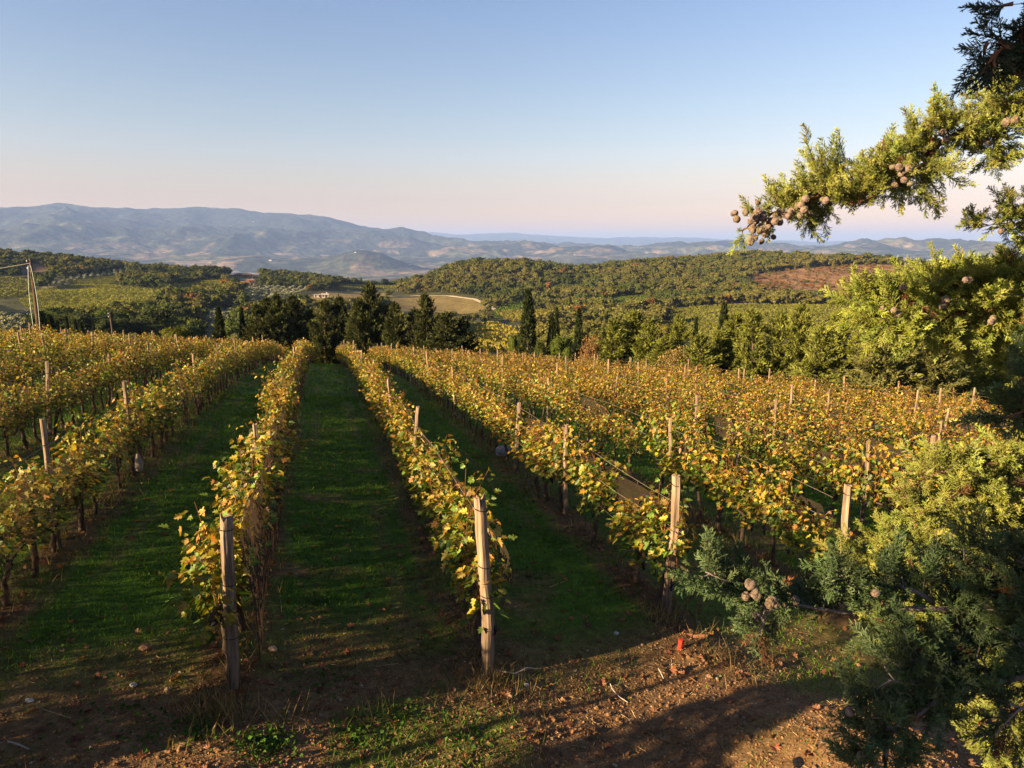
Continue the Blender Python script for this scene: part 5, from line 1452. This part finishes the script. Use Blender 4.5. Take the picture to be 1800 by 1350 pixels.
# clods and pebbles
def bare(x, y): return np.clip(1.1 - 1.2 * lane_grass(x, y), 0.05, 1)
x, y = fan(4.9, 11, -40, 40, 1.0)(46000, rng); k = rng.random(len(x)) < bare(x, y) * sstep(11, 6.5, np.hypot(x, y)); x, y = x[k], y[k]
ico = ico_arr(0); peb = []
for v in range(5):
    W = ico[0] * (1 + rng.normal(0, .22, (len(ico[0]), 1))) * [1, rng.uniform(.6, 1), rng.uniform(.4, .75)]; peb.append((W, ico[1], np.ones((len(W), 3))))
sz = 0.0055 + 0.013 * rng.random(len(x)) ** 3 + 0.018 * (rng.random(len(x)) < 0.02)
C = np.where(rng.random((len(x), 1)) < 0.06, np.array([[0.28, 0.21, 0.15]]), np.array([[0.20, 0.108, 0.052]])) * rng.uniform(.6, 1.35, (len(x), 1))
V, Fa, C = scatter(peb, rng.integers(0, 5, len(x)), yawmat(rng.uniform(0, 6.28, len(x))), np.stack([x, y, ground_z(x, y) + sz * .2], 1), sz, C)
tag(obj("clods", mesh("clods", V, Fa, M_LITTER, C)), "crumbly brown clods and pebbles scattered on the headland soil", "soil clods", kind='stuff')
# straw and twig litter
x, y = fan(4.9, 10, -40, 40)(5200, rng); k = rng.random(len(x)) < bare(x, y); x, y = x[k], y[k]; n = len(x)
L = rng.uniform(0.02, 0.07, n) + 0.22 * (rng.random(n) < 0.012) + 0.06 * (rng.random(n) < 0.08)
V0 = np.array([[0, -.5, 0], [0, .5, 0], [0, 0, 1.0], [1, -.3, 0], [1, .3, 0], [1, 0, .6]]); T0 = np.array([(0, 3, 4), (0, 4, 1), (1, 4, 5), (1, 5, 2), (2, 5, 3), (2, 3, 0)])
D = np.stack([rng.normal(0, 1, n), rng.normal(0, 1, n), rng.normal(0, .16, n)], 1)
C = np.where(rng.random((n, 1)) < 0.6, np.array([[0.34, 0.235, 0.12]]), np.array([[0.13, 0.08, 0.05]])) * rng.uniform(.6, 1.25, (n, 1))
V, Fa, C = scatter([(V0, T0, np.ones((6, 3)))], np.zeros(n, int), basis(D), np.stack([x, y, ground_z(x, y) + 0.004], 1), np.stack([L, 0.003 + 0.02 * L, 0.003 + 0.02 * L], 1), C)
tag(obj("straw_litter", mesh("straw_litter", V, Fa, M_LITTER, C)), "broken straw and twig litter on the soil", "litter", kind='stuff')
# fallen vine leaves
lv, lt = leaf_lobed()
x, y = fan(5.2, 22, -40, 40, 1.1)(6000, rng); k = rng.random(len(x)) < 0.22 + under_row(x, y); x, y = x[k], y[k]; n = len(x)
D = np.stack([rng.normal(0, 1, n), rng.normal(0, 1, n), rng.normal(0, .2, n)], 1)
C = np.array([[0.20, 0.085, 0.04]]) * rng.uniform(.5, 1.4, (n, 1)) * (1 + rng.normal(0, .1, (n, 3)))
sz = rng.uniform(.05, .10, n)
V, Fa, C = scatter([(lv, lt, np.ones((len(lv), 3)))], np.zeros(n, int), basis(D, rng.normal(0, .3, n)), np.stack([x, y, ground_z(x, y) + 0.012], 1), np.stack([sz, sz, sz * 2], 1), np.clip(C, .01, 1))
tag(obj("fallen_leaves", mesh("fallen_leaves", V, Fa, M_LEAF, C)), "curled brown vine leaves fallen under the rows", "leaves", kind='stuff')

# ------------------------------------------------------------------ small things lying about
def lie(name, g, px, py, dz, label, cat, mat=M_WALL, group=None, smooth=False):
    b = hit_ground(px, py); b[2] = gz(b[0], b[1]) + dz
    tag(obj(name, g.mesh(name, mat, smooth), None, tuple(b)), label, cat, group)
g = Geo(); g.tube([[0, 0, 0], [0.008, 0, 0.06], [0.016, 0, 0.135]], [0.030, 0.030, 0.030], 14, (0.55, 0.045, 0.03)); g.tube([[0.0161, 0, 0.1351], [0.0163, 0, 0.142]], [0.031, 0.031], 14, (0.45, 0.03, 0.02))
lie("plastic_tube", g, 1194, 1150, 0, "small upright red plastic tube right of the leaning end post", "tube")
g = Geo(); g.tube([[-.09, 0, .03], [0, .01, .032], [.09, .02, .03]], [0.024, 0.026, 0.024], 10, (0.30, 0.13, 0.07))
lie("plastic_tube", g, 1230, 1134, 0, "rusty brown tube lying beside the red one", "tube")
def stone(seed, r, c):
    rng_ = np.random.default_rng(seed); V, Fa = ico_arr(1); g = Geo(); g.add(V * (1 + 0.35 * fbm(V[:, 0] * 1.7 + seed, V[:, 1] * 1.7 + V[:, 2], 2, seed))[:, None] * np.array(r), Fa, c); return g
for i, (px, py, r, c, lab) in enumerate([(1083, 1120, (.035, .03, .03), (.42, .40, .37), "small white stone on the soil left of the red tube"), (52, 1235, (.045, .03, .02), (.38, .37, .34), "flat white stone at the far left of the headland"), (235, 1208, (.045, .03, .02), (.34, .34, .32), "pale flat stone left of the thick end post"),
                                         (925, 1208, (.03, .03, .02), (.34, .32, .30), "little pale stone right of the split grey post"), (480, 1145, (.06, .04, .035), (.34, .24, .16), "tan clod of earth right of the thick end post"), (255, 1143, (.07, .05, .05), (.36, .2, .11), "orange clod of earth left of the thick end post")]):
    lie("stone", stone(70 + i, r, c), px, py, r[2] * .6, lab, "stone", M_LITTER)
g = stone(90, (.24, .16, .20), (.26, .25, .27)); lie("boundary_stone", g, 884, 806, 0.12, "grey block of stone at the foot of the row right of the lane", "stone", M_LITTER)
# crumpled pale bag hanging low in the second row left of the lane
rng_ = np.random.default_rng(5); V, Fa = ico_arr(2); V = V * (1 + 0.22 * fbm(V[:, 0] * 3, V[:, 2] * 3 + V[:, 1] * 2, 3, 95))[:, None] * [.10, .07, .20]; V[:, 0] *= 1 - 0.5 * np.clip(V[:, 2] / .2, 0, 1)
g = Geo(); g.add(V, Fa, (.50, .42, .36)); lie("plastic_bag", g, 246, 838, 0.24, "crumpled pale plastic bag at the foot of a left row", "bag", M_WALL, None, True)
for i, (px, py, pts, lab) in enumerate([(1085, 1225, [(-.05, .20, .02), (-.04, .08, .03), (.02, -.04, .02), (.10, -.12, .01)], "curved dry stick on the soil path"), (1160, 1190, [(0, .10, .02), (.01, 0, .03), (.02, -.1, .02)], "straight pale stick below the red tube"),
                                        (30, 1310, [(-.12, .05, .02), (0, 0, .03), (.09, -.03, .02), (.16, -.06, .02)], "bleached branched stick at the lower left corner"), (905, 1190, [(-.22, .02, .05), (0, -.02, .03), (.14, .02, .08), (.30, .08, .03)], "long dry twig lying beside the split grey post")]):
    g = Geo(); g.tube(pts, [0.007, 0.008, 0.006, 0.004][:len(pts)], 6, (0.36, 0.31, 0.27)); lie("stick", g, px, py, 0, lab, "stick", M_LITTER)

# ------------------------------------------------------------------ haze
HAZE_DENSITY = 5.0e-5
me = bpy.data.meshes.new("haze")
_zmax = max(max(v.co.z for v in bpy.data.objects['mountains'].data.vertices), 20.0); _zmin = min(v.co.z for v in bpy.data.objects['mountains'].data.vertices)
X, Z0, Z1 = 50000.0, min(_zmin, -200) - 1.5, _zmax + 12.0
print('HAZE', Z0, Z1)
g = Geo(); g.box((0, 0, (Z0 + Z1) / 2), (2 * X, 2 * X, Z1 - Z0))
hm, nt, out = new_mat("haze")
pv = nt.nodes.new("ShaderNodeVolumePrincipled")
pv.inputs["Color"].default_value = (0.33, 0.50, 1.0, 1)
pv.inputs["Density"].default_value = HAZE_DENSITY
pv.inputs["Anisotropy"].default_value = 0.0
nt.links.new(pv.outputs[0], out.inputs["Volume"])
tag(obj("haze", g.mesh("haze", hm)), "pale blue evening haze filling the valley air", "haze", kind='stuff')
